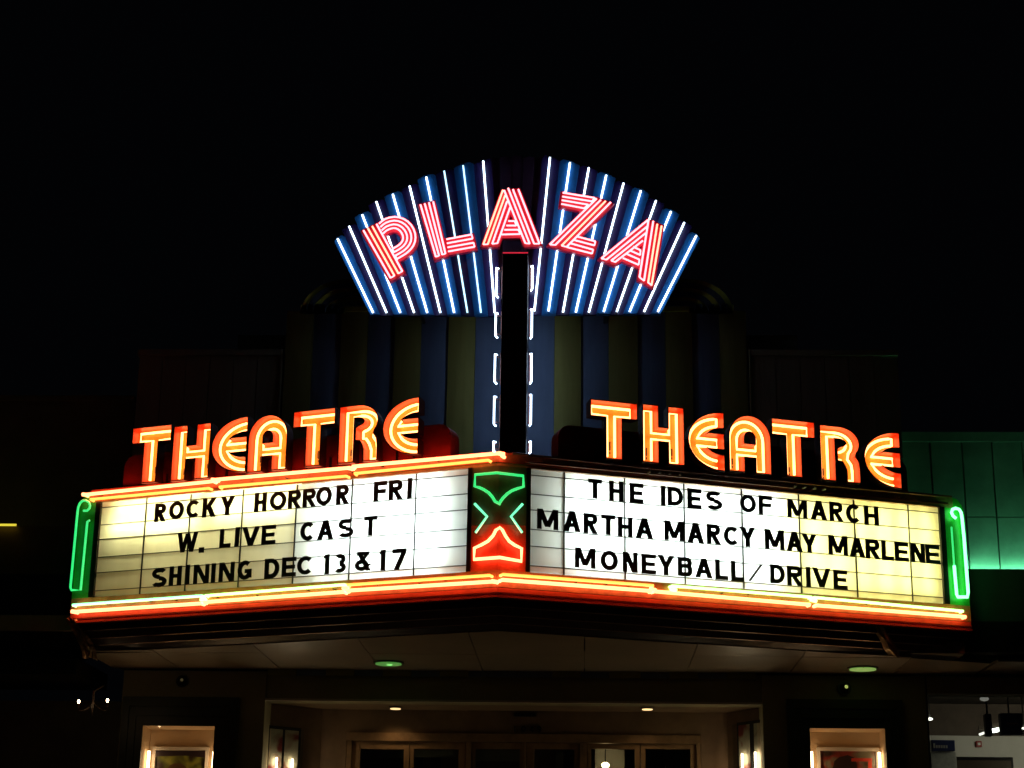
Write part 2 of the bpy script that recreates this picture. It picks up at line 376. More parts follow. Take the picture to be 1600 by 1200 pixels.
# stand-offs
for pl, ends in ((LP, [((150, 775.5), (770, 713)), ((130, 951), (765, 905))]), (RP, [((800, 903), (1500, 959)), ((830, 716), (1460, 779))])):
    mb = MB()
    for (p, q) in ends:
        for k in range(16):
            t = (k + random.uniform(.1, .9)) / 16; u, z = pl.px(p[0] + (q[0] - p[0]) * t, p[1] + (q[1] - p[1]) * t, .03); z += random.uniform(-.03, .03)
            mb.tube([pl.pt(u, z, 0), pl.pt(u + random.uniform(-.02, .02), z + random.uniform(-.012, .012), .045)], .0055, 6)
    tag(mb.build('tube_support', M['blackmetal'], mq), kind='stuff')

# ---- green / red neon on the centre panel (V-folded) and end blocks
def foldpt(x, y, n=.045):
    if x <= 777: u, z = LP.px(x, y, n); return LP.pt(min(u, -n * math.tan(AL) * 0 - .0), z, n)
    u, z = RP.px(x, y, n); return RP.pt(max(u, 0.0), z, n)
def zpx(pts, ox, oy, s): return [(ox + a / s, oy + b / s) for a, b in pts]
def smoothpts(P, closed=False, k=5):
    out = []; m = len(P); rng = range(m if closed else m - 1)
    g = lambda i: P[i % m] if closed else P[max(0, min(m - 1, i))]
    for i in rng:
        a, b, c, d = g(i - 1), g(i), g(i + 1), g(i + 2)
        for j in range(k):
            t = j / k; out.append(tuple(.5 * ((2 * b[e]) + (-a[e] + c[e]) * t + (2 * a[e] - 5 * b[e] + 4 * c[e] - d[e]) * t * t + (-a[e] + 3 * b[e] - 3 * c[e] + d[e]) * t ** 3) for e in (0, 1)))
    if not closed: out.append(P[-1])
    return out
top = [(212, 258), (385, 243), (588, 268), (590, 352), (545, 366), (500, 383), (462, 408), (430, 440), (408, 470), (388, 487), (368, 468), (345, 430), (318, 400), (280, 375), (243, 358), (208, 350)]
MB().tube([foldpt(*p) for p in zpx(top, 700, 690, 5)], .012, 8, closed=True).build('green_neon_crest', M['n_green'], mq)
bot = [(405, 672), (425, 690), (450, 738), (478, 778), (520, 808), (575, 835), (573, 935), (405, 905), (203, 920), (206, 832), (262, 806), (312, 778), (352, 735), (385, 690)]
MB().tube([foldpt(*p) for p in zpx(bot, 700, 690, 5)], .0135, 8, closed=True).build('orange_neon_crest', glow('crest_neon', (12, 1.35, .55)), mq)
for ch in ([(208, 485), (305, 585), (215, 712)], [(583, 487), (492, 585), (580, 712)]):
    MB().tube([foldpt(*p) for p in zpx(ch, 700, 690, 5)], .0105, 8).build('green_neon_chevron', M['n_mint'], mq)
lh = [(152, 290), (180, 290), (198, 272), (204, 250), (196, 225), (172, 210), (145, 212), (124, 232), (112, 262), (106, 300), (50, 890), (58, 910), (130, 910), (182, 375), (200, 366)]
q = [LP.px(x, y, .045) for x, y in zpx(lh, 100, 740, 5)]
MB().tube([LP.pt(u, z, .045) for u, z in q], .0105, 8).build('green_neon_hook', M['n_green'], mq)
rh = [(1122, 335), (1100, 318), (1088, 292), (1096, 268), (1120, 260), (1145, 268), (1160, 292), (1167, 330), (1182, 480), (1213, 890), (1208, 925), (1135, 925), (1127, 905), (1108, 690)]
q = [RP.px(x, y, .045) for x, y in zpx(rh, 1260, 740, 4.8)]
MB().tube([RP.pt(u, z, .045) for u, z in q], .0135, 8).build('green_neon_hook', M['n_green2'], mq)
q = [RP.px(x, y, .045) for x, y in zpx([(1108, 690), (1088, 400)], 1260, 740, 4.8)]
MB().tube([RP.pt(u, z, .045) for u, z in q], .008, 8).build('green_neon_hook', M['n_green'], mq)

# ------------------------------------------------------------------ THEATRE channel letters
def arc(cx, cy, rx, ry, a0, a1, n=10):
    return [(cx + rx * math.cos(math.radians(a0 + (a1 - a0) * k / n)), cy + ry * math.sin(math.radians(a0 + (a1 - a0) * k / n))) for k in range(n + 1)]
def outline(ch, w, t):
    """outer loop, hole, index pair of the edge left open at the tube's ends"""
    if ch == 'T': return [(w/2+t/2, 0), (w/2+t/2, 1-t), (w, 1-t), (w, 1), (0, 1), (0, 1-t), (w/2-t/2, 1-t), (w/2-t/2, 0)], None
    if ch == 'H':
        c0, c1 = .5 - t * .42, .5 + t * .42
        return [(t, 0), (t, c0), (w-t, c0), (w-t, 0), (w, 0), (w, 1), (w-t, 1), (w-t, c1), (t, c1), (t, 1), (0, 1), (0, 0)], None
    if ch == 'E':
        o = arc(w, .5, w, .5, 90, 270, 20); ti = t * .95
        rx, ry = w - t * 1.05, .5 - ti; a = math.degrees(math.asin((ti * .5) / ry))
        lo = arc(w, .5, rx, ry, 270, 180 + a, 8); hi = arc(w, .5, rx, ry, 180 - a, 90, 8)
        return o + lo + [(w, .5 - ti * .5), (w, .5 + ti * .5)] + hi, None
    if ch == 'A':
        r = w / 2
        o = [(t, 0), (t, .28), (w-t, .28), (w-t, 0), (w, 0)] + arc(r, 1-r*1.05, r, r*1.05, 0, 180, 16) + [(0, 0)]
        h = [(t, .47)] + arc(r, 1-r*1.05, r-t, r*1.05-t, 180, 0, 12) + [(w-t, .47)]
        return o, h
    if ch == 'R':
        th = .17; tl = t * .88
        o = [(t, 0), (t, 1-th)] + arc(w*.47, .72, w*.53-tl, .28-th, 88, -75, 9) + [(w*.47, .585), (w*.47, .40), (w*.58, .39), (w*.655, .31), (w-tl, .20), (w-tl, 0), (w, 0), (w, .24), (w*.975, .37), (w*.88, .465)] + arc(w*.5, .72, w*.5, .28, -36, 90, 10) + [(0, 1), (0, 0)]
        return o, None
def inset(loop, d):
    m = len(loop); ar = sum(loop[i][0]*loop[(i+1)%m][1]-loop[(i+1)%m][0]*loop[i][1] for i in range(m)); sg = 1 if ar > 0 else -1
    out = []
    for i in range(m):
        p, q, r = Vector(loop[i-1]), Vector(loop[i]), Vector(loop[(i+1) % m])
        a = (q-p).normalized(); b = (r-q).normalized(); na = Vector((-a.y, a.x))*sg; nb = Vector((-b.y, b.x))*sg
        s_ = na + nb; den = max(.35, 1 + na.dot(nb)); s_ = s_ / den
        out.append(tuple(q + s_ * d))
    return out
def channel(pl, parent, ch, x0, x1, yt, yb):
    nt_ = .035; ym = (yt + yb) / 2; xm = (x0 + x1) / 2
    u0 = pl.px(x0 - 1, ym, nt_)[0]; u1 = pl.px(x1 + 1, ym, nt_)[0]; z1 = pl.px(xm, yt - 1, nt_)[1]; z0 = pl.px(xm, yb + 1, nt_)[1]
    d = .016; u0 -= d; u1 += d; z0 -= d; z1 += d; H = z1 - z0; w_ = (u1 - u0) / H; t = .235
    o, h = outline(ch, w_, t); f = lambda l: [(u0 + a * H, z0 + b * H) for a, b in l]
    o = f(o); h = f(h) if h else None; hs = [h] if h else []
    mb = MB(); pl.shape(mb, o, -.01, 0, hs); L_ = mb.build('letter', M['canback'], parent)
    if ch: L_['label'] = 'channel letter ' + ch
    skin = []; mb = MB()
    for lp, sgn in [(o, -1)] + ([(h, -1)] if h else []):
        isout = lp is o
        g1 = -1 if isout else 1; inn = inset(lp, .006 * g1); fi = inset(lp, .011 * g1); fo = inset(lp, .017 * g1); m = len(lp)  # rim flares outward to catch tube light and mimic a red halo
        # wall between lp (inner side) and inn (outer side), from back to rim
        ar = sum(lp[i][0]*lp[(i+1)%m][1]-lp[(i+1)%m][0]*lp[i][1] for i in range(m))
        for i in range(m):
            k = (i + 1) % m
            if not isout: pass
            A = [pl.pt(*lp[i], -.01), pl.pt(*lp[k], -.01), pl.pt(*inn[k], -.01), pl.pt(*inn[i], -.01)]
            B = [pl.pt(*fi[i], .115), pl.pt(*fi[k], .115), pl.pt(*fo[k], .115), pl.pt(*fo[i], .115)]
            mb.hexa(A + B)
            if isout: skin.append((lp[i], lp[k], inn[i], inn[k]))
    mb.build('letter_rim', M['canwall'], L_)
    mb = MB(); far = inset(o, -.0095); inn = inset(o, -.0065); f2 = inset(o, -.0175); f3 = inset(o, -.0205); m = len(o)
    for i in range(m):
        k = (i + 1) % m
        mb.hexa([pl.pt(*inn[i], -.01), pl.pt(*inn[k], -.01), pl.pt(*far[k], -.01), pl.pt(*far[i], -.01), pl.pt(*f2[i], .116), pl.pt(*f2[k], .116), pl.pt(*f3[k], .116), pl.pt(*f3[i], .116)])
    mb.build('letter_skin', M['canout'], L_)
    stems = {'T': [w_ / 2], 'H': [t / 2, w_ - t / 2], 'A': [t / 2], 'R': [t / 2]}.get(ch, [])
    for sx in stems:
        mb = MB(); uu = u0 + sx * H; zz = z0 + H * random.uniform(.10, .22)
        pl.box(mb, uu - .006, uu + .005, zz, zz + H * random.uniform(.08, .16), .001, .018); pl.box(mb, uu - .003, uu + .006, zz - .03, zz - .012, .001, .012)
        mb.build('electrode', M['bronze'], L_)
    tp = inset(o, .020)
    if ch == 'T': q = tp; closed = False
    elif ch == 'H': q = tp[1:3] + tp[3:] + [tp[0]]; q = tp; closed = True
    elif ch == 'E': q = tp; closed = False; 
    elif ch == 'A': q = tp; closed = False
    else: q = tp; closed = False
    if ch == 'E': # start of the loop is the top arm: roll it so that the gap sits at the foot
        k = 20; q = tp[k + 1:] + tp[:k + 1]
    if ch == 'H': q = tp[:-1] + [tp[-1]]; closed = False
    MB().tube([pl.pt(u, z, nt_) for u, z in q], .0115, 8, closed=closed).build('neon_tube', M['n_letter'], L_)
    if h:
        MB().tube([pl.pt(u, z, nt_) for u, z in inset(h, -.02)][:], .0112, 8, closed=True).build('neon_tube', M['n_letter'], L_)
for pl, side, data, b0, b1, xr in (
    (LP, 'left', [('T', 218.5, 267, 676.5, 750), ('H', 283, 328.7, 674, 745.5), ('E', 344.5, 386.5, 664, 735.5), ('A', 401.5, 449, 659, 732), ('T', 470.4, 522.7, 651, 724.6), ('R', 542.7, 590, 643.5, 718), ('E', 611, 653.7, 634, 708)], (195, 760), (706, 713), 'above the lit left rail'),
    (RP, 'right', [('T', 924.4, 984, 638, 714), ('H', 1005.6, 1056.8, 645, 721), ('E', 1076.3, 1119.4, 653, 730), ('A', 1139.7, 1191.7, 660, 735), ('T', 1207, 1261, 667, 741.5), ('R', 1282, 1330, 677, 748.7), ('E', 1350, 1393.8, 684, 757)], (870, 713), (1416, 770), 'above the dark unlit right rail')):
    ua, za = pl.px(*b0, -.06); ub, zb = pl.px(*b1, -.06); um = (ua + ub) / 2
    sgn = thing('neon_word_sign', pl.pt(um, ZT + .022, -.06), 'orange neon channel letters THEATRE on the %s wing, %s' % (side, xr), 'neon sign', 'two neon THEATRE signs')
    ztop = ZT + .315; rr = .11; base = ZT + .016
    pts = [(ua, base), (ub, base)] + arc(ub - rr, ztop - rr, rr, rr, 0, 90, 6) + arc(ua + rr, ztop - rr, rr, rr, 90, 180, 6)
    mb = MB(); pl.poly(mb, pts, -.20, -.03); mb.build('backing_board', M['board'], sgn)
    mb = MB()
    for d in data:
        for xx in (d[1] + 8, d[2] - 8):
            u, z = pl.px(xx, d[4], 0); pl.box(mb, u - .008, u + .008, base, z + .06, -.028, -.011)
    tag(mb.build('letter_brackets', M['blackmetal'], sgn), kind='stuff')
    for d in data: channel(pl, sgn, *d)

# ------------------------------------------------------------------ black changeable letters
def glyph(ch, w, t):
    h = t / 2; P = []
    def bar(x0, y0, x1, y1): P.append([(x0, y0), (x1, y0), (x1, y1), (x0, y1)])
    def par(xa, ya, xb, yb, k=1.0): hw = t * .56 * k; P.append([(xa - hw, ya), (xa + hw, ya), (xb + hw, yb), (xb - hw, yb)])
    def ring(cx, cy, rx, ry, a0, a1, n=12, tt=t):
        o = arc(cx, cy, rx, ry, a0, a1, n); i = arc(cx, cy, max(rx - tt, .01), max(ry - tt * .92, .01), a0, a1, n)
        for k in range(n): P.append([o[k], o[k+1], i[k+1], i[k]])
    e = t * .56
    if ch in '0O': ring(w/2, .5, w/2, .5, 0, 360, 22)
    elif ch == 'C': ring(w*.55, .5, w*.55, .5, 45, 315, 16)
    elif ch == 'G': ring(w*.52, .5, w*.52, .5, 50, 330, 16); bar(w*.52, .34, w, .34+t*.85); bar(w-t*.9, .1, w, .36)
    elif ch == 'I' or ch == '1':
        bar(w/2-h, 0, w/2+h, 1)
        if ch == '1': P.append([(w/2-h, 1), (w/2-h, .8), (w/2-h*1.6, .76), (w/2-h*1.6, .86)])
    elif ch == 'L': bar(0, 0, t, 1); bar(t, 0, w, t*.85)
    elif ch == 'T': bar(0, 1-t*.85, w, 1); bar(w/2-h, 0, w/2+h, 1-t*.85)
    elif ch == 'H': bar(0, 0, t, 1); bar(w-t, 0, w, 1); bar(t, .5-h*.8, w-t, .5+h*.8)
    elif ch in 'EF':
        bar(0, 0, t, 1); bar(t, 1-t*.85, w, 1); bar(t, .5-h*.8, w*.92, .5+h*.8)
        if ch == 'E': bar(t, 0, w, t*.85)
    elif ch == 'A': par(e, 0, w/2, 1); par(w-e, 0, w/2, 1); bar(w*.27, .22, w*.73, .22+t*.8)
    elif ch == 'V': par(e, 1, w/2, 0); par(w-e, 1, w/2, 0)
    elif ch == 'W': par(e*.9, 1, w*.29, 0, .85); par(w*.5, .95, w*.29, 0, .85); par(w*.5, .95, w*.71, 0, .85); par(w-e*.9, 1, w*.71, 0, .85)
    elif ch == 'M': bar(0, 0, t*.95, 1); bar(w-t*.95, 0, w, 1); par(t*.62, 1, w/2, .12, .95); par(w-t*.62, 1, w/2, .12, .95)
    elif ch == 'N': bar(0, 0, t*.95, 1); bar(w-t*.95, 0, w, 1); par(t*.6, 1, w-t*.6, 0)
    elif ch == 'Y': par(e, 1, w/2, .42); par(w-e, 1, w/2, .42); bar(w/2-h, 0, w/2+h, .43)
    elif ch == 'K': bar(0, 0, t, 1); par(w-e, 1, t, .40, 1.0); par(w-e, 0, w*.42, .60, 1.05)
    elif ch in 'RBPD':
        bar(0, 0, t, 1)
        if ch == 'D': bar(t, 1-t*.88, w*.45, 1); bar(t, 0, w*.45, t*.88); ring(w*.45, .5, w*.55, .5, -90, 90, 12)
        else:
            b = .44; ry = (1-b)/2; cx = w*.95-ry*.9
            bar(t, 1-t*.85, cx, 1); bar(t, b, cx, b+t*.85); ring(cx, 1-ry, w*.97-cx, ry, -90, 90, 10)
            if ch == 'R': par(w*.45, b+.02, w-e, 0)
            if ch == 'B': bar(t, 0, cx, t*.85); ry2 = (b+t*.85)/2; ring(cx, ry2, w-cx, ry2, -90, 90, 10)
    elif ch == 'S':
        r2 = .29; ring(w/2, 1-r2, w/2, r2, 35, 270, 12); ring(w/2, r2*.97, w/2, r2*.99, -150, 90, 13)
    elif ch == '3': r2 = .285; ring(w*.45, 1-r2, w*.5, r2, -90, 135, 11); ring(w*.48, r2, w*.52, r2, -135, 90, 11)
    elif ch == '7': bar(0, 1-t*.85, w, 1); par(w*.33, 0, w-e, 1-t*.85)
    elif ch == '/': par(w*.1, 0, w*.9, 1, .62)
    elif ch == '.': bar(0, 0, w, w*.9)
    elif ch == '4': bar(w*.58, 0, w*.58+t, 1); bar(0, .22, w, .22+t*.8); par(w*.10, .25, w*.66, 1, .9)
    elif ch == '9': ring(w/2, .66, w/2, .34, 0, 360, 16); ring(w/2, .5, w/2, .5, -120, 5, 8)
    elif ch == '&':
        bar(w*.10, 1-t*.8, w*.85, 1); ring(w*.42, .30, w*.42, .30, 0, 360, 16); par(w*.85, 0, w*.28, .9, 1.0); par(w*.93, .36, w*.72, .2, .7); par(w*.42, .5, w*.72, .86, .8)
    return P
ORD = ['first', 'second', 'third', 'fourth', 'fifth', 'sixth', 'seventh', 'eighth', 'ninth', 'tenth']
def word(pl, side, line, wd, boxes):
    for i, (c, (x0, x1, y0, y1)) in enumerate(zip(wd, boxes)):
        n = .004; ym = (y0 + y1) / 2; xm = (x0 + x1) / 2
        u0, u1 = pl.px(x0, ym, n)[0], pl.px(x1, ym, n)[0]
        # the box spans a letter seen in slight slope: trim its height by the slope
        sl = abs(x1 - x0) * .085; z1 = pl.px(xm, y0 + sl * .5, n)[1]; z0 = pl.px(xm, y1 - sl * .5, n)[1]
        H = z1 - z0; 
        if c == '.': H = u1 - u0
        t = .245 * (1 if c != '.' else 1); w_ = (u1 - u0) / H
        mb = MB(); e = 0; tilt = random.uniform(-.012, .012)
        for p in glyph(c, w_, t):
            e += .00012; pl.poly(mb, [(u0 + a * H + b * H * tilt, z0 + b * H) for a, b in p], n, n + .007 + e)
        o = mb.build('marquee_letter', M['black'], None, loc=pl.pt((u0 + u1) / 2, z0, n))
        kindw = 'letter ' + c if c.isalpha() else ('digit ' + {'0':'zero','1':'one','3':'three','7':'seven','4':'four','9':'nine'}[c] if c.isdigit() else {'&': 'ampersand sign', '/': 'slash', '.': 'full stop'}[c])
        if len(wd) == 1: lab = 'black %s on the %s line of the %s board' % (kindw, line, side)
        else: lab = 'black %s, %s character of %s on the %s line of the %s board' % (kindw, ORD[i], {'13': 'the thirteen', '17': 'the seventeen'}.get(wd, wd), line, side)
        tag(o, lab, 'letter', 'changeable black letters on the %s board' % side)
word(LP, 'left', 'top', 'ROCKY', [(242.4, 260, 786, 816), (265, 288, 782.5, 812.5), (292, 312, 781, 810), (317, 338, 777, 809), (345, 366.6, 774.8, 806)])
word(LP, 'left', 'top', 'HORROR', [(398, 417, 769, 801), (422.3, 447.8, 767, 798), (450.7, 471, 765, 795.5), (473.8, 494.4, 763, 793), (494.6, 519, 759.6, 791), (526, 546, 757, 789)])
word(LP, 'left', 'top', 'FRI', [(584.4, 605, 751.5, 784.4), (608, 630, 749, 781.5), (636.9, 644, 747, 779)])
word(LP, 'left', 'middle', 'W.', [(277, 309, 831, 864), (311, 319, 857, 864)])
word(LP, 'left', 'middle', 'LIVE', [(344, 361, 825.7, 856.4), (366.6, 375, 823.5, 855), (378.5, 406, 821.8, 853.8), (409.5, 431, 819.8, 851.7)])
word(LP, 'left', 'middle', 'CAST', [(470, 491, 814.8, 846), (496.6, 521.5, 812, 844), (529, 553, 810, 840.8), (569, 589.4, 805.7, 838)])
word(LP, 'left', 'bottom', 'SHINING', [(238, 261, 886.6, 918.4), (265, 284, 884, 916), (289.6, 297.6, 882.4, 914), (303, 327, 881, 913), (330, 338, 880, 911), (342.7, 366.6, 877.7, 909.7), (372, 393.7, 875, 907)])
word(LP, 'left', 'bottom', 'DEC', [(414, 437, 872, 904.8), (441, 463, 870, 902), (465, 488, 868, 899)])
word(LP, 'left', 'bottom', '13', [(508, 515, 865.8, 897.6), (522.6, 541, 864.7, 896)])
word(LP, 'left', 'bottom', '&', [(555, 580.5, 861, 893.4)])
word(LP, 'left', 'bottom', '17', [(595, 603, 858.8, 891.7), (613, 634.7, 856.6, 890.6)])
word(RP, 'right', 'top', 'THE', [(918.6, 940, 748, 780), (951.5, 974, 751, 784), (983.6, 1005, 754.6, 787)])
word(RP, 'right', 'top', 'IDES', [(1032, 1039.5, 759, 790), (1043, 1067, 760.5, 791.5), (1073.6, 1095.7, 763, 796), (1103, 1128, 766.6, 797.6)])
word(RP, 'right', 'top', 'OF', [(1156, 1181, 772, 802), (1185, 1206, 774, 805)])
word(RP, 'right', 'top', 'MARCH', [(1230, 1260.6, 779.6, 811), (1266, 1291.7, 781.7, 814), (1295.8, 1316.7, 784, 815), (1321.5, 1343, 787, 818), (1350, 1372.5, 790, 822)])
word(RP, 'right', 'middle', 'MARTHA', [(839, 872, 794.7, 828.7), (880, 907, 797.7, 832), (911.4, 933.8, 801.6, 834.7), (939, 961, 803.8, 837), (965, 988, 807, 839.5), (993, 1020, 808.7, 842.3)])
word(RP, 'right', 'middle', 'MARCY', [(1037.8, 1068, 813, 846), (1073.6, 1099.6, 816, 850), (1104, 1125.6, 818.6, 851), (1130.6, 1153.3, 821.8, 853), (1156, 1180, 823, 855.4)])
word(RP, 'right', 'middle', 'MAY', [(1195, 1225, 826.6, 859.8), (1228.5, 1253.4, 830, 863), (1252.8, 1275.8, 833.8, 865)])
word(RP, 'right', 'middle', 'MARLENE', [(1294, 1324, 835.8, 869), (1326.7, 1351, 839.6, 872), (1352, 1374.6, 842, 874.4), (1377, 1396, 844, 876.5), (1397.5, 1419, 846.7, 878), (1422.5, 1444.8, 848, 880), (1446, 1468, 851, 882)])
word(RP, 'right', 'bottom', 'MONEYBALL/DRIVE'[:9], [(898, 930, 855, 889), (938, 965, 859.4, 892.6), (972.8, 996, 862, 895.4), (1002, 1024.8, 865, 898), (1027, 1053.6, 866.6, 900), (1059, 1081.6, 870, 901.6), (1086, 1112.6, 871.7, 904), (1117.4, 1137, 873.8, 906.8), (1142, 1161.3, 876.4, 909)])
word(RP, 'right', 'bottom', '/', [(1168, 1192.8, 880, 909.6)])
word(RP, 'right', 'bottom', 'DRIVE', [(1203, 1225.7, 881.4, 912.8), (1229.6, 1253.4, 883.6, 916), (1258.8, 1266.4, 885.8, 917.6), (1269, 1297.5, 886.5, 918.8), (1302, 1323.5, 890, 922)])

# ------------------------------------------------------------------ pylon and PLAZA fan
YF = 2.20
fan = FP(YF)
pyl = thing('sign_pylon', (0, 2.1, 5.44), 'tall narrow dark pylon with white bracket-shaped neon on both sides', 'pylon')
pf = FP(1.86)
(pa, zt) = pf.px(785, 396); (pb, _) = pf.px(823, 396); (pa2, _) = pf.px(781, 700); (pb2, _) = pf.px(823.5, 700)
mb = MB(); pa_, pb_ = (pa + pa2) / 2, (pb + pb2) / 2
mb.box(pa_, pb_, 1.86, 2.17, 5.357, zt); mb.build('column', M['pylon'], pyl, bevel=.006)
for q in range(4):
    zq = 5.85 + q * .5; MB().box(pa_ + .004, pb_ - .004, 1.855, 1.8585, zq, zq + .008).build('seam_strip', M['blackmetal'], pyl)
MB().tube([(pa_, 1.875, zt + .012), (pb_, 1.875, zt + .012)], .006, 6).build('cap_tube', glow('dim_red_neon', (.75, .015, .04)), pyl)
for sg, xp, rows in ((-1, 776, [(417.5, 462.5), (488, 525.5), (552.5, 597.5), (618.5, 663.5), (689, 705)]), (1, 832, [(414.5, 452), (482, 527), (551.6, 597.5), (615.5, 663.5), (689, 707)])):
    for k, (y0, y1) in enumerate(rows):
        pb3 = FP(2.13); xx = xp - (k * 1.2 if True else 0) * (1 if sg < 0 else .6); u, za = pb3.px(xx, y0); _, zb = pb3.px(xx, y1)
        edge = pa_ if sg < 0 else pb_; iu = edge + sg * .004
        pts = [pb3.pt(iu, za, 0)] if (k + (sg > 0)) % 2 else []
        full = [pb3.pt(u - sg * .016, za - 0, -.04), pb3.pt(u, za - .006, 0), pb3.pt(u, (za + zb) / 2, 0), pb3.pt(u, zb + .006, 0), pb3.pt(u - sg * .016, zb, -.04)]
        MB().tube(full, .0085, 8).build('bracket_tube', M['n_bracket'], pyl)
        mb = MB(); mb.tube([pb3.pt(iu, za - .03, -.03), pb3.pt(u, za - .03, -.015)], .004, 6); mb.tube([pb3.pt(iu, zb + .03, -.03), pb3.pt(u, zb + .03, -.015)], .004, 6)
        mb.tube([pb3.pt(iu + sg * .012, za + .02, -.03), pb3.pt(iu + sg * .012, zb - .02, -.03)], .005, 6)
        mb.build('tube_holder', M['deadtube'], pyl)
LT = [((527.5, 373), (583, 488.5)), ((545.5, 353.5), (604, 488.5)), ((566, 335.5), (625.5, 488.5)), ((588, 315), (647, 488.5)), ((613.7, 303.5), (667.6, 488.5)), ((640, 290.7), (688, 488.5)), ((666, 276.5), (709.6, 488.5)), ((694, 267), (730.4, 488.5)), ((723.6, 258.5), (751.4, 488.5)), ((755, 251.5), (773, 488.5))]
RT = [((1088, 368), (1027.8, 487)), ((1069.3, 347.6), (1006.3, 487)), ((1048.3, 330.4), (983.7, 487)), ((1025, 313.3), (963.6, 487)), ((1001.2, 298), (943.3, 487)), ((974.4, 286), (920, 488)), ((947.3, 273.7), (899.7, 488)), ((920, 262), (879.6, 488)), ((890.6, 254), (857, 486)), ((859.3, 246), (835, 486))]
fs = thing('fan_sign', (0, YF, 7.24), 'blue fan-shaped neon sign with white ray tubes and pink PLAZA letters', 'neon sign')
NT = .055
for T, sg in ((LT, -1), (RT, 1)):
    # geometry on the sign plane
    tb = [(fan.px(*a, NT), fan.px(*b, NT)) for a, b in T]
    zbot = sum(b[1] for _, b in tb) / len(tb) - .012
    def at(line, z): (u1, z1), (u0, z0) = line; return u0 + (u1 - u0) * (z - z0) / (z1 - z0)
    mids = []
    for i in range(len(tb) - 1):
        mids.append(((( tb[i][0][0] + tb[i+1][0][0]) / 2, (tb[i][0][1] + tb[i+1][0][1]) / 2), ((tb[i][1][0] + tb[i+1][1][0]) / 2, zbot)))
    # outermost edge and innermost edge
    def shift(l, d): return ((l[0][0] + d * 1.25, l[0][1]), (l[1][0] + d, l[1][1]))
    edges = [shift(tb[0], sg * .036)] + mids + [shift(tb[-1], -sg * .066)]
    for i, l in enumerate(tb):
        e0, e1 = edges[i], edges[i + 1]     # e0 outer, e1 inner
        zt_ = l[0][1]; blue = i % 2 == 0; nf = .034 if blue else .008
        z_o, z_c, z_i = zt_ - .055, zt_ + .028, zt_ + .045
        if i == 9: z_i = zt_ + .05
        pts = [(at(e0, zbot), zbot), (at(e1, zbot), zbot), (at(e1, z_i - .02), z_i - .02), (at(e1, z_i) * .7 + l[0][0] * .3, z_i), (l[0][0] + sg * .012, z_c), (at(e0, z_o + .035), z_o + .035), (at(e0, z_o), z_o)]
        mb = MB(); fan.poly(mb, pts, -.03 - .0007 * i, nf)
        fn = mb.build('ray', M['bluefin'] if blue else M['darkfin'], fs)
        a, b = l; m_ = M['n_white']
        pts = [fan.pt(a[0], a[1], nf + .004), fan.pt(a[0], a[1], NT), fan.pt(b[0], b[1], NT), fan.pt(b[0], b[1], nf + .004)]
        MB().tube([pts[1], pts[2]], .0092 if i not in (7, 8) or sg > 0 else .0080, 8).build('ray_tube', m_ if not (sg < 0 and i in (7, 8)) else M['n_white2'], fn)
        mb = MB(); mb.tube([pts[0], pts[1]], .006, 6); mb.tube([pts[3], pts[2]], .006, 6); mb.build('tube_end', M['deadtube'], fn)
# plum centre panel with thin seams
uL, uR = fan.px(762, 300)[0], fan.px(853, 300)[0]
lb, rb = fan.px(778, 488)[0], fan.px(830, 488)[0]; zt2 = fan.px(806, 241)[1]
for k in range(5):
    t0, t1 = k / 5, (k + 1) / 5; g = .002
    a0 = lb + (rb - lb) * t0; a1 = lb + (rb - lb) * t1; c0 = uL + (uR - uL) * t0; c1 = uL + (uR - uL) * t1
    dz = -.03 * abs(t0 + .1 - .5) * 2
    mb = MB(); fan.poly(mb, [(a0 + g, zbot), (a1 - g, zbot), (c1 - g, zt2 + dz - .012), ((c0 + c1) / 2, zt2 + dz), (c0 + g, zt2 + dz - .012)], -.045, -.031 + (.006 if k % 2 else 0)); mb.build('centre_slat', M['midfin'], fs)
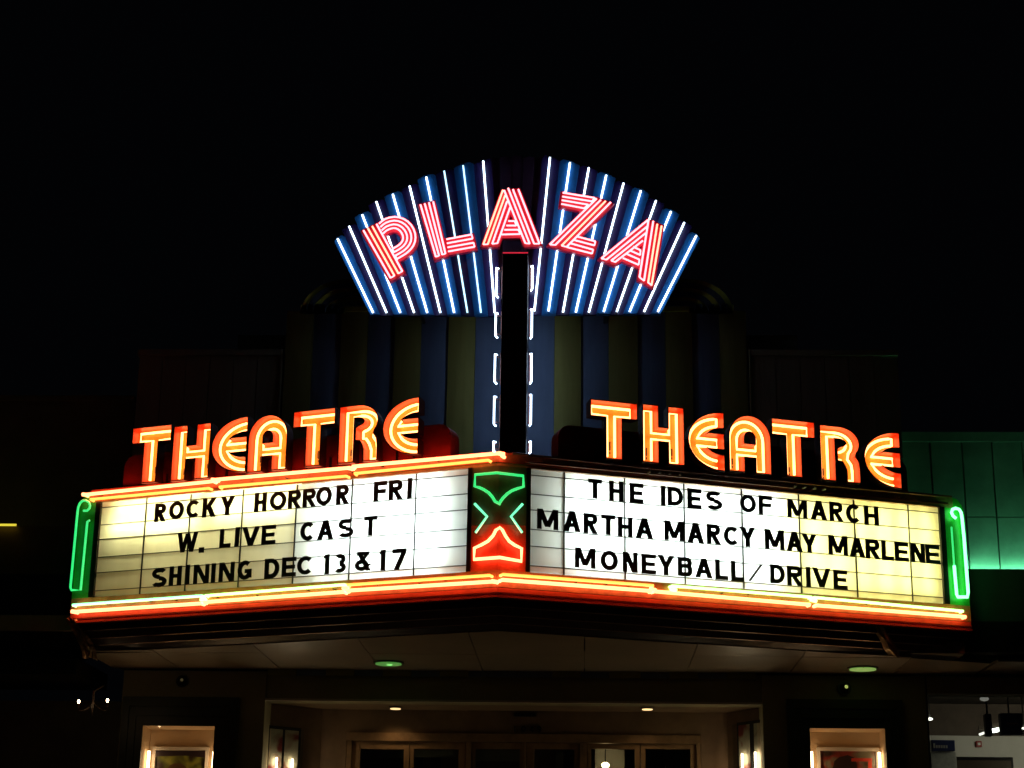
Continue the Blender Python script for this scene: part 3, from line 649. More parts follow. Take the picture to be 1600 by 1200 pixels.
# frame at the back
mb = MB(); mb.box(-1.2, 1.2, YF + .06, YF + .12, zbot + .03, zbot + .09); mb.box(-.06, .06, YF + .06, YF + .12, zbot + .09, zt2 - .1)
for s_ in (-1, 1): mb.tube([(s_ * .9, YF + .10, zbot + .06), (s_ * .9, 2.62, zbot + .06)], .02, 6)
mb.build('rear_frame', M['blackmetal'], fs)
def lines(o, s, L): return [[(o[0] + x / s, o[1] + y / s) for x, y in l] for l in L]
def lerp2(a, b, t): return (a[0] + (b[0] - a[0]) * t, a[1] + (b[1] - a[1]) * t)
def four(A, B, n=4): return [[lerp2(p, q, k / (n - 1)) for p, q in zip(A, B)] for k in range(n)]
NL = .145
def plaza(ch, groups, label):
    """groups: list of line bundles in photograph pixels; each bundle gets a red plate and its tubes"""
    mb = MB(); alln = []; first = None
    for gi, g in enumerate(groups):
        A, B = g[0], g[-1]
        a = [fan.px(x, y, NL) for x, y in A]; b = [fan.px(x, y, NL) for x, y in B]
        ex = .026  # plate margin widened to stand in for the tubes' red halo
        for i in range(len(a) - 1):
            d = (Vector(a[i+1]) - Vector(a[i])).normalized(); nrm = Vector((-d.y, d.x)); 
            if nrm.dot(Vector(b[i]) - Vector(a[i])) > 0: nrm = -nrm
            e0 = -ex if i == 0 else -.001; e1 = ex if i == len(a) - 2 else .001
            p = [Vector(a[i]) + nrm * ex + d * e0, Vector(a[i+1]) + nrm * ex + d * e1, Vector(b[i+1]) - nrm * ex + d * e1, Vector(b[i]) - nrm * ex + d * e0]
            fan.poly(mb, [tuple(v) for v in p], .06, NL - .032 - gi * .0017 - i * .0001)
    L_ = mb.build('letter', M['redplate'], fs); L_['label'] = label
    for gi, g in enumerate(groups):
        for li, l in enumerate(g):
            q = [fan.px(x, y, NL) for x, y in l]
            mt = M['n_pinkw'] if (ch, gi, li) in (('P', 0, 1), ('P', 0, 2), ('A', 0, 0), ('A', 0, 1), ('Z', 1, 2), ('a', 1, 2), ('a', 1, 3)) else M['n_pink']
            MB().tube([fan.pt(u, z, NL + .0011 * (gi % 3)) for u, z in q], .0090, 8).build('neon_tube', mt, L_)
        if ch in 'PLAa' or True: # U-bends joining neighbouring tubes
            for li in ((0, 2) if len(g) == 4 else ()):
                q = [fan.px(*g[li][-1], NL), fan.px(*g[li + 1][-1], NL)]
                MB().tube([fan.pt(u, z, NL + .001 * (gi % 3)) for u, z in q], .0075, 8).build('neon_bend', M['n_pink'], L_)
S = 6.154; O = (540, 280); cv = lambda L, o=O, s=S: [(o[0] + x / s, o[1] + y / s) for x, y in L]
outer = smoothpts([(322, 428), (380, 383), (470, 362), (560, 383), (630, 440), (668, 520), (667, 600), (630, 670), (570, 722), (492, 768)], k=2)
innr = smoothpts([(362, 522), (400, 490), (460, 470), (505, 482), (538, 516), (552, 555), (548, 590), (525, 622), (490, 648), (450, 668)], k=2)
plaza('P', [four(cv([(172, 492), (432, 948)]), cv([(298, 432), (545, 885)])), four(cv(outer), cv(innr))], 'pink neon letter P')
plaza('L', [four(cv([(720, 245), (868, 745)]), cv([(842, 215), (960, 715)])), four(cv([(968, 578), (1212, 532)]), cv([(985, 695), (1240, 650)]))], 'pink neon letter L')
cA = lambda L: cv(L, (740, 280), 10)
plaza('A', [[cA([(458, 170), (150, 1020)]), cA([(492, 252), (222, 1015)]), cA([(522, 345), (290, 1010)]), cA([(570, 440), (372, 1000)])],
            [cA([(478, 175), (808, 1000)]), cA([(540, 140), (876, 1008)]), cA([(615, 160), (945, 1008)]), cA([(698, 158), (1030, 1008)])],
            [cA([(540, 655), (640, 655)]), cA([(512, 725), (668, 725)]), cA([(480, 792), (698, 790)]), cA([(440, 865), (728, 858)])]], 'pink neon letter A in the middle')
cZ = lambda L: cv(L, (850, 280), 6.667)
plaza('Z', [[cZ([(195, 140), (530, 195)]), cZ([(190, 180), (498, 230)]), cZ([(185, 218), (462, 265)]), cZ([(180, 257), (418, 303)])],
            [cZ([(548, 202), (60, 680)]), cZ([(592, 215), (118, 685)]), cZ([(642, 228), (183, 692)]), cZ([(695, 240), (235, 705)])],
            [cZ([(335, 595), (535, 648)]), cZ([(305, 632), (525, 690)]), cZ([(275, 668), (512, 735)]), cZ([(240, 708), (500, 775)])]], 'pink neon letter Z')
plaza('a', [[cZ([(1082, 425), (597, 825)]), cZ([(1075, 492), (650, 838)]), cZ([(1058, 562), (700, 848)]), cZ([(1030, 640), (742, 862)])],
            [cZ([(1090, 420), (995, 1020)]), cZ([(1138, 437), (1042, 1058)]), cZ([(1180, 468), (1085, 1075)]), cZ([(1225, 487), (1120, 1105)])],
            [cZ([(930, 705), (1005, 740)]), cZ([(900, 745), (1002, 790)]), cZ([(868, 782), (995, 838)]), cZ([(822, 822), (985, 892)])]], 'pink neon letter A at the right end')

# ------------------------------------------------------------------ theatre building
YW = 2.6
fw = FP(YW)

tb_ = thing('theatre_building', (0, YW, 0), 'dark theatre building with striped stepped front behind the neon marquee', 'building')
def fpx(x, y, yy=YW): return FP(yy).px(x, y)
ztow = fpx(800, 488)[1] + .0
xsL = [445, 487.5, 531, 573, 615.5, 657, 699.5, 742, 783]; xsR = [824, 866, 908, 951, 997, 1040, 1082, 1125, 1167]
def stripes(xs, firsty):
    for i in range(len(xs) - 1):
        u0 = fpx(xs[i], 570)[0]; u1 = fpx(xs[i + 1], 570)[0]
        yel = (i % 2 == 0) == firsty; mb = MB()
        # shallow convex flute
        n = 6; P = []
        for k in range(n + 1):
            t = k / n; P.append((u0 + .002 + (u1 - u0 - .004) * t, YW - (.035 if yel else .012) - .012 * math.sin(math.pi * t)))
        V = [(x, y, 3.9) for x, y in P] + [(x, y, ztow) for x, y in P] + [(u0 + .002, YW + .2, 3.9), (u1 - .002, YW + .2, 3.9), (u0 + .002, YW + .2, ztow), (u1 - .002, YW + .2, ztow)]
        F_ = [(k, k + 1, n + 2 + k, n + 1 + k) for k in range(n)]; q = 2 * (n + 1)
        F_ += [tuple(range(n + 1, 2 * n + 2)) + (q + 3, q + 2), (0, n + 1, q + 2, q), (n, q + 1, q + 3, 2 * n + 1)]
        mb.add(V, F_); mb.build('stripe', M['yellow'] if yel else M['blue'], tb_)
stripes(xsL, True); stripes([783, 824], False); stripes(xsR, False)
uT0, uT1 = fpx(445, 570)[0], fpx(1167, 570)[0]
MB().box(uT0, uT1, YW + .20, YW + 2.5, 3.9, ztow - .03).build('tower_core', M['darkwall'], tb_)
# stepped shoulders and wings
uS0, uW0 = fpx(362, 560)[0], fpx(215, 600)[0]; uS1, uW1 = fpx(1252, 560)[0], fpx(1405, 600)[0]
zs0, zs1, zw0, zw1 = fpx(400, 514)[1], fpx(1210, 508)[1], fpx(330, 549)[1], fpx(1290, 546)[1]
zsh = (zs0 + zs1) / 2; zwn = (zw0 + zw1) / 2
MB().box(uS0, uT0 - .004, YW + .25, YW + 2.4, 3.9, zsh).build('shoulder', M['wing'], tb_)
MB().box(uT1 + .004, uS1, YW + .25, YW + 2.4, 3.9, zsh).build('shoulder', M['wing'], tb_)
for a, b in ((uW0, fpx(438, 600)[0]), (fpx(1174, 600)[0], uW1)):
    n = 6
    for k in range(n):
        x0 = a + (b - a) * k / n + .003; x1 = a + (b - a) * (k + 1) / n - .003
        MB().box(x0, x1, YW - .01 + random.uniform(-.002, .002), YW + .1, 3.98, 6.02).build('wall_panel', M['wing'], tb_)
        MB().box(x0, x1, YW - .01 + random.uniform(-.002, .002), YW + .1, 6.028, zwn - .06).build('wall_panel', M['wing'], tb_)
    MB().box(a, b, YW + .101, YW + 2.3, 3.98, zwn - .06).build('wing_core', M['darkwall'], tb_)
    MB().box(a - .02, b + .0, YW - .03, YW + .2, zwn - .058, zwn).build('coping', M['wing'], tb_)
for x in (438.5, 1172):   # pale downpipes at the tower's edges
    u = fpx(x, 600)[0]; MB().tube([(u, YW - .02, 4.0), (u, YW - .02, zwn)], .014, 8).build('downpipe', M['pier'], tb_)
# arch with concentric rings behind the fan
yA = YW - .22; uA0, uA1 = fpx(470, 470, yA)[0], fpx(1146, 470, yA)[0]; zA = fpx(800, 435, yA)[1]; zb_ = ztow + .004
for k in range(7):
    d = k * .062; d2 = (k + 1) * .062; R0, R1 = .46 - d, .46 - d2
    if R1 < .02: break
    o = [(uA0 + d, zb_)] + arc(uA0 + .46, zA - .36, R0, R0 * .78, 180, 90, 8) + arc(uA1 - .46, zA - .36, R0, R0 * .78, 90, 0, 8) + [(uA1 - d, zb_)]
    i_ = [(uA0 + d2, zb_)] + arc(uA0 + .46, zA - .36, R1, R1 * .78, 180, 90, 8) + arc(uA1 - .46, zA - .36, R1, R1 * .78, 90, 0, 8) + [(uA1 - d2, zb_)]
    mb = MB(); pl = FP(yA)
    for j in range(len(o) - 1): pl.poly(mb, [o[j], o[j+1], i_[j+1], i_[j]], -.03, .012 if k % 2 else -.01)
    mb.build('arch_ring', M['ringb'] if k % 2 else M['ringy'], tb_)

# ---- ground floor: piers, beam, recess, doors
YB = 3.35
uE0, uE1 = fpx(190, 1100)[0], fpx(1448, 1120)[0]        # outer ends of the piers
uP0, uP1 = fpx(413, 1120)[0], fpx(1192, 1120)[0]        # recess opening
zC = 3.68                                               # recess ceiling
def casecut(a, b, c0, c1, zc, name='pier'):
    mb = MB(); mb.box(a, c0, YW, YW + .35, 0, 3.94); mb.box(c1, b, YW, YW + .35, 0, 3.94); mb.box(c0, c1, YW, YW + .35, zc, 3.94); mb.box(c0, c1, YW, YW + .35, 0, .9)
    mb.build(name, M['pier'], tb_)
# display case openings
L0, zc0 = fpx(224, 1134); L1, _ = fpx(336, 1134); R0_, zc1 = fpx(1265, 1138); R1_, _ = fpx(1382, 1138)
casecut(uE0, uP0, L0 - .02, L1 + .02, zc0 + .02); casecut(uP1, uE1, R0_ - .02, R1_ + .02, zc1 + .02)
MB().box(uP0 + .003, uP1 - .003, YW + .02, YW + .30, zC, 3.94).build('beam', M['pier'], tb_)
MB().box(uP0 - .1, uP1 + .1, YW + .301, YB + .3, zC + .002, zC + .12).build('recess_ceiling', M['white'] if False else M['inner'], tb_)
MB().box(uP0 - .0, uP1 + .0, YW - .004, YW + .018, zC - .012, zC + .008).build('beam_trim', M['greyframe'], tb_)
bw = FP(YB)
uB0, uB1 = bw.px(502, 1150)[0], bw.px(1137, 1150)[0]; zD = bw.px(640, 1153)[1]; zDr = zD
d0, d1 = bw.px(541, 1160)[0], bw.px(1095, 1160)[0]
mb = MB(); mb.box(uB0, uB1, YB, YB + .15, zD + .05, zC); mb.box(uB0, d0, YB, YB + .15, 0, zD + .05); mb.box(d1, uB1, YB, YB + .15, 0, zD + .05); mb.build('recess_wall', M['inner'], tb_)
# side walls of the recess, slanting inwards
for sg, a, b in ((-1, uP0, uB0), (1, uP1, uB1)):
    mb = MB(); y0, y1 = YW + .352, YB + .15
    q = [(a, y0), (b, YB - .002), (b + sg * .12, YB + .1), (a + sg * .12, y0 + .05)]
    if sg > 0: q = q[::-1]
    V = [(x, y, 0) for x, y in q] + [(x, y, zC) for x, y in q]
    mb.hexa([V[3], V[2], V[1], V[0], V[7], V[6], V[5], V[4]]); mb.build('side_wall', M['inner'], tb_)
# house number 1049
nm = [('1', 803, 806), ('0', 814, 822), ('4', 827, 834), ('9', 839, 846)]
for c, a, b in nm:
    u0, u1 = bw.px(a, 1139)[0], bw.px(b, 1139)[0]; z0 = bw.px(824, 1144)[1]; z1 = bw.px(824, 1134.5)[1]; H = z1 - z0; mb = MB(); e = 0
    for p in glyph(c, (u1 - u0) / H, .22):
        e += .0002; bw.poly(mb, [(u0 + x * H, z0 + y * H) for x, y in p], .002, .012 + e)
    tag(mb.build('house_number', M['black'], tb_), 'black number ' + c)
u0, z1 = bw.px(803, 1114.5); u1, z0 = bw.px(838, 1120)
mb = MB(); bw.box(mb, u0, u1, z0, z1, .001, .02); mb.build('vent', M['bronze'], tb_)
for k in range(4):
    zz = z0 + (z1 - z0) * (k + .5) / 4; mb = MB(); bw.box(mb, u0 + .01, u1 - .01, zz - .003, zz + .003, .021, .028); mb.build('vent_slat', M['blackmetal'], tb_)

# doors
doors = [(550, 640, 562.5, 631), (640, 727, 646.5, 716.5), (737, 817, 743, 812), (822, 905, 834.5, 897), (918, 1000, 924, 992), (1001, 1088, 1008.5, 1079)]
dl = ['glass door at the far left of the entrance', 'second glass door from the left, right leaf of the left pair', 'glass door left of the entrance centre with pale notices', 'glass door right of the entrance centre below the house number', 'glass door with the lit lobby lamp behind it', 'glass door at the far right of the entrance']
for (a, b, g0, g1), lb_ in zip(doors, dl):
    u0, u1 = bw.px(a, 1170)[0] + .004, bw.px(b, 1170)[0] - .004; h0, zg = bw.px(g0, 1169.5); h1 = bw.px(g1, 1169.5)[0]
    D = thing('glass_door', ((u0 + u1) / 2, YB + .03, 0), lb_, 'door', 'glass entrance doors')
    ztp = zD - .035; yb0, yb1 = YB + .02, YB + .07
    mb = MB(); mb.box(u0, h0, yb0, yb1, .02, ztp); mb.box(h1, u1, yb0, yb1, .02, ztp); mb.box(h0, h1, yb0, yb1, zg, ztp); mb.box(h0, h1, yb0, yb1, .02, .25); mb.build('door_frame', M['wood'], D)
    MB().box(h0, h1, YB + .04, YB + .046, .25, zg).build('pane', M['pane'], D)
    MB().tube([((u0 + .05) if doors.index((a, b, g0, g1)) % 2 else (u1 - .05), YB - .03, 1.0), ((u0 + .05) if doors.index((a, b, g0, g1)) % 2 else (u1 - .05), YB - .03, 1.4)], .015, 8).build('handle', M['bead'], D)
mb = MB(); mb.box(d0 + .002, d1 - .002, YB - .012, YB + .10, zD - .03, zD + .048)
mb.build('door_head', M['wood'], tb_)
for x0, x1 in ((541, 549.5), (727.5, 736.5), (817.4, 821.6), (905.5, 917.5), (1088.5, 1095)):
    a, b = bw.px(x0, 1175)[0], bw.px(x1, 1175)[0]; MB().box(a + .002, b - .002, YB - .005, YB + .09, 0, zD - .032).build('door_post', M['wood'], tb_)
# lobby behind the doors
lob = thing('lobby', (0, 5.2, 0), 'dim warm lobby room seen through the glass entrance doors', 'room')
mb = MB(); mb.box(d0 - .3, d1 + .3, 6.6, 6.7, 0, 3.9); mb.build('back_wall', M['inner'], lob)
mb = MB(); mb.box(d0 - .3, d1 + .3, YB + .16, 6.6, 3.9, 4.0); mb.build('lobby_ceiling', M['inner'], lob)
MB().box(d0 - .4, d0 - .3, YB + .16, 6.7, 0, 3.9).build('lobby_wall', M['inner'], lob); MB().box(d1 + .3, d1 + .4, YB + .16, 6.7, 0, 3.9).build('lobby_wall', M['inner'], lob)
MB().box(d0 - .3, d1 + .3, YB + .16, 6.7, -.06, 0).build('lobby_floor', M['wood'], lob)
p1 = FP(4.6)
a, zz = p1.px(930, 1172); b, _ = p1.px(976, 1172)
mb = MB(); mb.box(a, b, 4.7, 4.8, .5, zz + .06); mb.build('partition', M['white'], lob)
for x0, x1, yt in ((650, 662, 1175), (674, 690, 1172), (868, 880, 1176), (1040, 1062, 1188)):
    a, zz = FP(4.2).px(x0, yt); b = FP(4.2).px(x1, yt)[0]; MB().box(a, b, 4.2, 4.25, .2, zz).build('lobby_upright', M['bronze'], lob)
u, z = FP(4.3).px(946, 1195.5)
lmp = thing('lobby_lamp', (u, 4.3, z), 'small lit lamp shade glowing behind the glass door right of centre', 'lamp')
MB().ball((u, 4.3, z), .038, 12, 8, .75).build('shade', glow('lobby_lamp_shade', (32, 22, 10)), lmp); MB().tube([(u, 4.3, z + .02), (u, 4.3, 3.9)], .005, 6).build('stem', M['blackmetal'], lmp)
# curtains behind the left doors
for (g0, g1) in ((563, 631), (647, 716), (744, 812)):
    a, zz = FP(YB + .25).px(g0, 1172); b = FP(YB + .25).px(g1, 1172)[0]
    c = thing('door_blind', ((a + b) / 2, YB + .25, zz), 'half-drawn slatted blind behind the %s glass door' % {563: 'leftmost', 647: 'second', 744: 'third'}[g0], 'blind', 'blinds behind the entrance doors')
    for k in range(6 if g0 != 744 else 9): MB().box(a, b, YB + .245, YB + .251, zz - .012 * k - .009, zz - .012 * k).build('slat', M['pier'], c)

# ---- display cases
def artwork(name, cols, seed):
    m, t, b = nt(name); N = t.nodes; L = t.links; tc = N.new('ShaderNodeTexCoord'); mp = N.new('ShaderNodeMapping'); mp.inputs['Location'].default_value = (seed, seed, 0)
    n = N.new('ShaderNodeTexNoise'); n.inputs['Scale'].default_value = 5; n.inputs['Detail'].default_value = 2; n.inputs['Distortion'].default_value = .6; r = N.new('ShaderNodeValToRGB')
    L.new(tc.outputs['Object'], mp.inputs[0]); L.new(mp.outputs[0], n.inputs['Vector']); L.new(n.outputs['Fac'], r.inputs[0]); L.new(r.outputs[0], b.inputs['Base Color'])
    e = r.color_ramp.elements; e[0].position = .38; e[0].color = (*cols[0], 1); e[1].position = .62; e[1].color = (*cols[2], 1); q = e.new(.5); q.color = (*cols[1], 1)
    b.inputs['Roughness'].default_value = .3; return m
n_case = glow('case_tube', (14, 8.6, 4.6)); n_case2 = glow('case_tube_bright', (15, 11, 6.8))
for side, a, b, zt_, pic, pxs, tb2 in (('left', L0, L1, zc0, artwork('poster_green', ((.03, .015, .01), (.12, .13, .02), (.25, .24, .04)), 3.1), (244, 322, 1172), n_case), ('right', R0_, R1_, zc1, artwork('poster_red', ((.03, .02, .015), (.22, .03, .02), (.16, .15, .10)), 8.3), (1281, 1368, 1173), n_case)):
    C_ = thing('poster_case', ((a + b) / 2, YW, 2.0), 'lit recessed poster case in the %s pier with framed film poster' % side, 'display case', 'lit poster cases beside the entrance')
    o0, o1 = ((190, 372) if side == 'left' else (1230, 1411)); 
    ou0, ou1 = fpx(o0, 1150)[0], fpx(o1, 1150)[0]; zo = fpx((o0 + o1) / 2, 1090 if side == 'left' else 1094)[1]
    # stepped dark surround
    for k, (n1, f) in enumerate(((-.0, 0), (.02, .33), (.04, .66))):
        x0 = ou0 + (a - ou0) * f; x1 = ou1 + (b - ou1) * f; zz = zo + (zt_ - zo) * f
        x0n = ou0 + (a - ou0) * (f + .33); x1n = ou1 + (b - ou1) * (f + .33); zn = zo + (zt_ - zo) * (f + .33)
        if k == 2: x0n, x1n, zn = a, b, zt_
        mb = MB(); yy = YW - .022 - .016 * (2 - k)
        mb.box(x0, x0n - .001, yy, YW - .001, 1.0, zz); mb.box(x1n + .001, x1, yy, YW - .001, 1.0, zz); mb.box(x0n, x1n, yy, YW - .001, zn + .001, zz); mb.build('surround', M['caseframe'], C_)
    yi = YW + .33
    mb = MB(); mb.box(a - .018, b + .018, yi - .02, yi, .92, zt_ + .018); mb.box(a - .018, a, YW + .001, yi - .021, .92, zt_ + .018); mb.box(b, b + .018, YW + .001, yi - .021, .92, zt_ + .018); mb.box(a, b, YW + .001, yi - .021, zt_, zt_ + .018)
    mb.build('case_interior', M['casewall'], C_)
    pp = FP(yi - .05); f0, zf = pp.px(pxs[0], pxs[2]); f1, _ = pp.px(pxs[1], pxs[2])
    mb = MB(); w2 = .03; yq = yi - .07
    mb.box(f0 - w2, f0, yq, yi - .022, 1.2, zf); mb.box(f1, f1 + w2, yq, yi - .022, 1.2, zf); mb.box(f0 - w2, f1 + w2, yq, yi - .022, zf, zf + w2); mb.build('poster_frame', M['greyframe'], C_)
    MB().box(f0, f1, yi - .035, yi - .024, 1.2, zf).build('poster', pic, C_)
    ph = lambda nm, m_, pts, k=0: pp.poly(MB(), [pp.px(*q) for q in pts], -.0 + .016 + k * .002, .0175 + k * .002).build(nm, m_, C_)
    if side == 'left':
        ph('printed_band', paint('print_dark', (.03, .015, .02), .4), [(244.5, 1173), (321.5, 1173), (321.5, 1184), (290, 1181), (244.5, 1182)])
        ph('printed_hill', paint('print_brown', (.10, .045, .02), .4), [(262, 1203), (266, 1196), (273, 1193), (282, 1193), (290, 1197), (294, 1203)], 1)
    else:
        ph('printed_figure', paint('print_black', (.03, .015, .015), .4), [(1300, 1203), (1303, 1190), (1311, 1183), (1324, 1180), (1334, 1184), (1338, 1192), (1340, 1203)])
        ph('printed_coat', paint('print_red', (.45, .04, .02), .4), [(1330, 1185), (1362, 1185), (1362, 1190), (1330, 1190)], 1)
        ph('printed_coat', paint('print_red', (.45, .04, .02), .4), [(1356, 1190.5), (1362, 1190.5), (1362, 1203), (1356, 1203)], 1)
    for x in (a + .03, b - .03): MB().tube([(x, YW + .17, 1.0), (x, YW + .17, zf - .02)], .013, 8).build('case_lamp', tb2, C_)
    MB().box(a, b, YW + .004, YW + .008, .92, zt_ - .002).build('pane', M['casepane'], C_)
# slanted side cases inside the recess
for side, xs_, yt in (('left', (421, 441, 445, 466), (1138, 1148)), ('right', (1188, 1178, 1171, 1154), (1129, 1138))):
    sg = -1 if side == 'left' else 1
    a0, b0 = (uP0, YW + .36), (uB0, YB - .01)
    if sg > 0: a0, b0 = (uP1, YW + .36), (uB1, YB - .01)
    d = Vector((b0[0] - a0[0], b0[1] - a0[1], 0)); U = d.normalized() * (1 if sg < 0 else -1); pl = Plane((a0[0], a0[1], 0), U)
    C_ = thing('side_case', (a0[0] * .5 + b0[0] * .5, (a0[1] + b0[1]) / 2, 1.2), 'narrow lit notice case on the %s slanting wall of the entrance' % side, 'display case', 'side notice cases in the entrance')
    us = [pl.px(x, 1170, .06)[0] for x in xs_]; z1 = pl.px(xs_[0], yt[0], .06)[1]; z1b = z1
    lo, hi = min(us), max(us); mb = MB()
    pl.box(mb, lo - .03, hi + .03, 1.0, z1 + .03, .002, .05); mb.build('case_body', M['blackmetal'], C_)
    for k in (0, 2):
        m0, m1 = min(us[k], us[k+1]), max(us[k], us[k+1]); mb = MB(); pl.box(mb, m0, m1, 1.05, z1 - (.0 if k else 0), .052, .056)
        mb.build('notice_sheet', artwork('notices', ((.65, .6, .45), (.6, .55, .4), (.3, .05, .04)), 4 + k + sg), C_)
        mb = MB(); mb.tube([pl.pt((m0 + m1) / 2 + .0, 1.1, .085), pl.pt((m0 + m1) / 2, z1 - .27, .085)], .009, 8); mb.build('case_lamp', n_case2, C_)
    mb = MB(); pl.box(mb, lo - .02, hi + .02, 1.05, z1 + .01, .11, .114); mb.build('pane', M['casepane'], C_)

# ---- lamps
def spot(x, y, z, e, c, size=1.9, r=.04):
    l = bpy.data.lights.new('lamp_light', 'SPOT'); l.energy = e; l.color = c; l.spot_size = size; l.spot_blend = .6; l.shadow_soft_size = r
    o = bpy.data.objects.new('lamp_light', l); COL.objects.link(o); o.location = (x, y, z); return o
def ceil_z(pxx, pyy, z):      # point on a horizontal ceiling
    d = CF * FPX + CR * (pxx - 800) + CU * (600 - pyy); t = (z - CAM.z) / d.z; return CAM + d * t
for x, y, lb_ in ((618, 1105, 'left'), (1011.5, 1106, 'right')):
    p = ceil_z(x, y, zC - .004); T_ = thing('recessed_downlight', (p.x, p.y, zC), 'small warm downlight in the entrance ceiling, %s of centre' % lb_, 'light', 'downlights in the entrance ceiling')
    MB().tube([(p.x, p.y, zC - .001), (p.x, p.y, zC - .016)], .065, 16).build('trim_ring', M['bronze'], T_)
    MB().tube([(p.x, p.y, zC - .017), (p.x, p.y, zC - .024)], .05, 16).build('lens', glow('warm_lens', (1.4, .95, .42)), T_)
    s_ = spot(p.x, p.y + .03, zC - .04, 2.2, (1, .62, .28), 2.3); s_.parent = T_; s_.location = (0, .03, -.04)
for x, y, lb_, em in ((607, 1035.5, 'left', (.035, .19, .028)), (1348, 1044, 'right', (.15, .30, .06))):
    p = ceil_z(x, y, 3.95); T_ = thing('round_soffit_light', (p.x, p.y, 3.95), 'flat round green-glowing light in the marquee underside, %s one' % lb_, 'light', 'round lights in the marquee underside')
    MB().tube([(p.x, p.y, 3.952), (p.x, p.y, 3.942)], .14, 24).build('ring', M['bronze'], T_)
    MB().tube([(p.x, p.y, 3.941), (p.x, p.y, 3.934)], .12, 24).build('lens', glow('green_lens', em), T_)
    if lb_ == 'left': MB().ball((p.x + .01, p.y, 3.933), .028, 10, 6, .4).build('bulb', glow('green_bulb', (.25, .9, .2)), T_)
    for q in range(3): MB().tube([(p.x + .13 * math.cos(q * 2.1 + .4), p.y + .13 * math.sin(q * 2.1 + .4), 3.941), (p.x + .13 * math.cos(q * 2.1 + .4), p.y + .13 * math.sin(q * 2.1 + .4), 3.937)], .006, 6).build('screw', M['bead'], T_)
for x, y, r, lb_ in ((1319, 1076, .062, 'right'), (285, 1065, .055, 'left')):
    u, z = fpx(x, y); T_ = thing('dome_light', (u, YW, z), 'round black bulkhead lamp on the wall above the %s poster case' % lb_, 'lamp', 'bulkhead lamps above the poster cases')
    MB().tube([(u, YW - .001, z), (u, YW - .03, z)], r, 20).build('base', M['blackmetal'], T_)
    MB().ball((u, YW - .035, z), r * .75, 14, 8).build('dome', M['blackmetal'], T_)
    MB().ball((u + r * .15, YW - .035 - r * .62, z + r * .12), r * .28, 10, 6).build('bulb', glow('dome_glint', (.35, .42, .10) if lb_ == 'right' else (.03, .025, .01)), T_)  # the dome's small reflected glow, put in as a glowing ball

# ------------------------------------------------------------------ neighbours
# right: grey concrete wall washed green
YR = YW + .15
rn = thing('neighbour_wall', (6, YR, 0), 'grey concrete panel wall right of the theatre, washed in green light', 'wall')
fr_ = FP(YR); xe = fr_.px(1405, 750)[0] + .01; xj = [xe] + [fr_.px(x, 760)[0] for x in (1457, 1507, 1554)] ; stp = xj[-1] - xj[-2]
while xj[-1] < 8.2: xj.append(xj[-1] + stp)
ztR = fr_.px(1500, 675)[1]; zjR = fr_.px(1560, 808)[1]; zcR = fr_.px(1560, 889)[1]
for i in range(len(xj) - 1):
    MB().box(xj[i] + .007, xj[i+1] - .007, YR - random.uniform(0, .003), YR + .12, zjR + .004, ztR - .10).build('concrete_panel', M['conc'], rn)
    MB().box(xj[i] + .007, xj[i+1] - .007, YR - random.uniform(0, .003), YR + .12, 3.96, zjR - .004).build('concrete_panel', M['conc'], rn)
MB().box(xe, xj[-1], YR - .006, YR + .14, ztR - .098, ztR).build('coping', M['conc'], rn)
MB().box(xe, xj[-1], YR + .121, YR + .3, 3.96, ztR - .1).build('wall_core', M['darkwall'], rn)
# right canopy: face in front of the wall; green tube lies on its roof behind the lip
yc = 1.75; cp = FP(yc); zl = cp.px(1560, 889)[1]; x0c = RP.pt(ENDR, 0, -.2).x + .04
rc = thing('neighbour_canopy', (6, yc, 3.9), 'dark flat canopy of the next shop right of the marquee', 'canopy')
MB().box(x0c, 9, yc, yc + .05, 4.30, zl).build('fascia', paint('green_grey_fascia', (.06, .07, .055), .6, var=.3), rc)
MB().box(x0c, 9, yc + .051, YR - .004, zl - .14, zl - .10).build('roof_sheet', M['darkwall'], rc)
MB().box(x0c - .1, 9, yc - .10, yc + .05, 4.02, 4.295).build('lower_fascia', M['blackmetal'], rc)
MB().box(4.35, 9, yc + .06, YW - .0, 3.965, 3.99).build('soffit', M['soffit'], rc)
gz = zl + .150
nb = thing('roof_neon', (6.2, YR - .09, gz), 'green neon tube lying along the right canopy roof below the concrete wall', 'neon tube')
MB().tube([(4.28, YR - .07, gz - .02), (9, YR - .07, gz - .02)], .02, 8).build('tube', glow('roof_green_neon', (4.0, 25, 11.5)), nb)
mb = MB()
for k in range(7): mb.box(4.4 + k * .65, 4.42 + k * .65, YR - .09, YR - .05, zl - .10, gz - .041)
mb.build('tube_stands', M['blackmetal'], nb)

# left neighbour
ln = thing('dark_neighbour_building', (-6, YR, 0), 'dark low shop front left of the theatre with reddish and green band', 'building')
fl = FP(YR); ztL = fl.px(100, 627)[1]; xl = fl.px(208, 700)[0] - .02
MB().box(-9, xl, YR, YR + 2, 4.9, ztL).build('upper_wall', M['darkwall'], ln)
MB().box(-9, xl, YR - .04, YR + .02 + 1.9, ztL, ztL + .05).build('coping', M['darkwall'], ln)
yb_ = 2.2; fb = FP(yb_); za = fb.px(60, 822)[1]; zb2 = fb.px(60, 906)[1]; x1_ = fb.px(108, 860)[0]; 
x = x1_; k = 0
while x > -9:
    MB().box(x - .84, x - .006, yb_, yb_ + .3, zb2, za).build('band_panel', paint('faded_band', (.20, .12, .08), .7, var=.4) if k == 0 else M['pier'], ln); x -= .85; k += 1
MB().box(-9, x1_ + .1, 1.9, YR, 4.05, zb2 - .004).build('canopy_face', M['blackmetal'], ln)
cz0 = FP(1.85).px(50, 985)[1]; cz1 = FP(1.85).px(50, 961)[1]
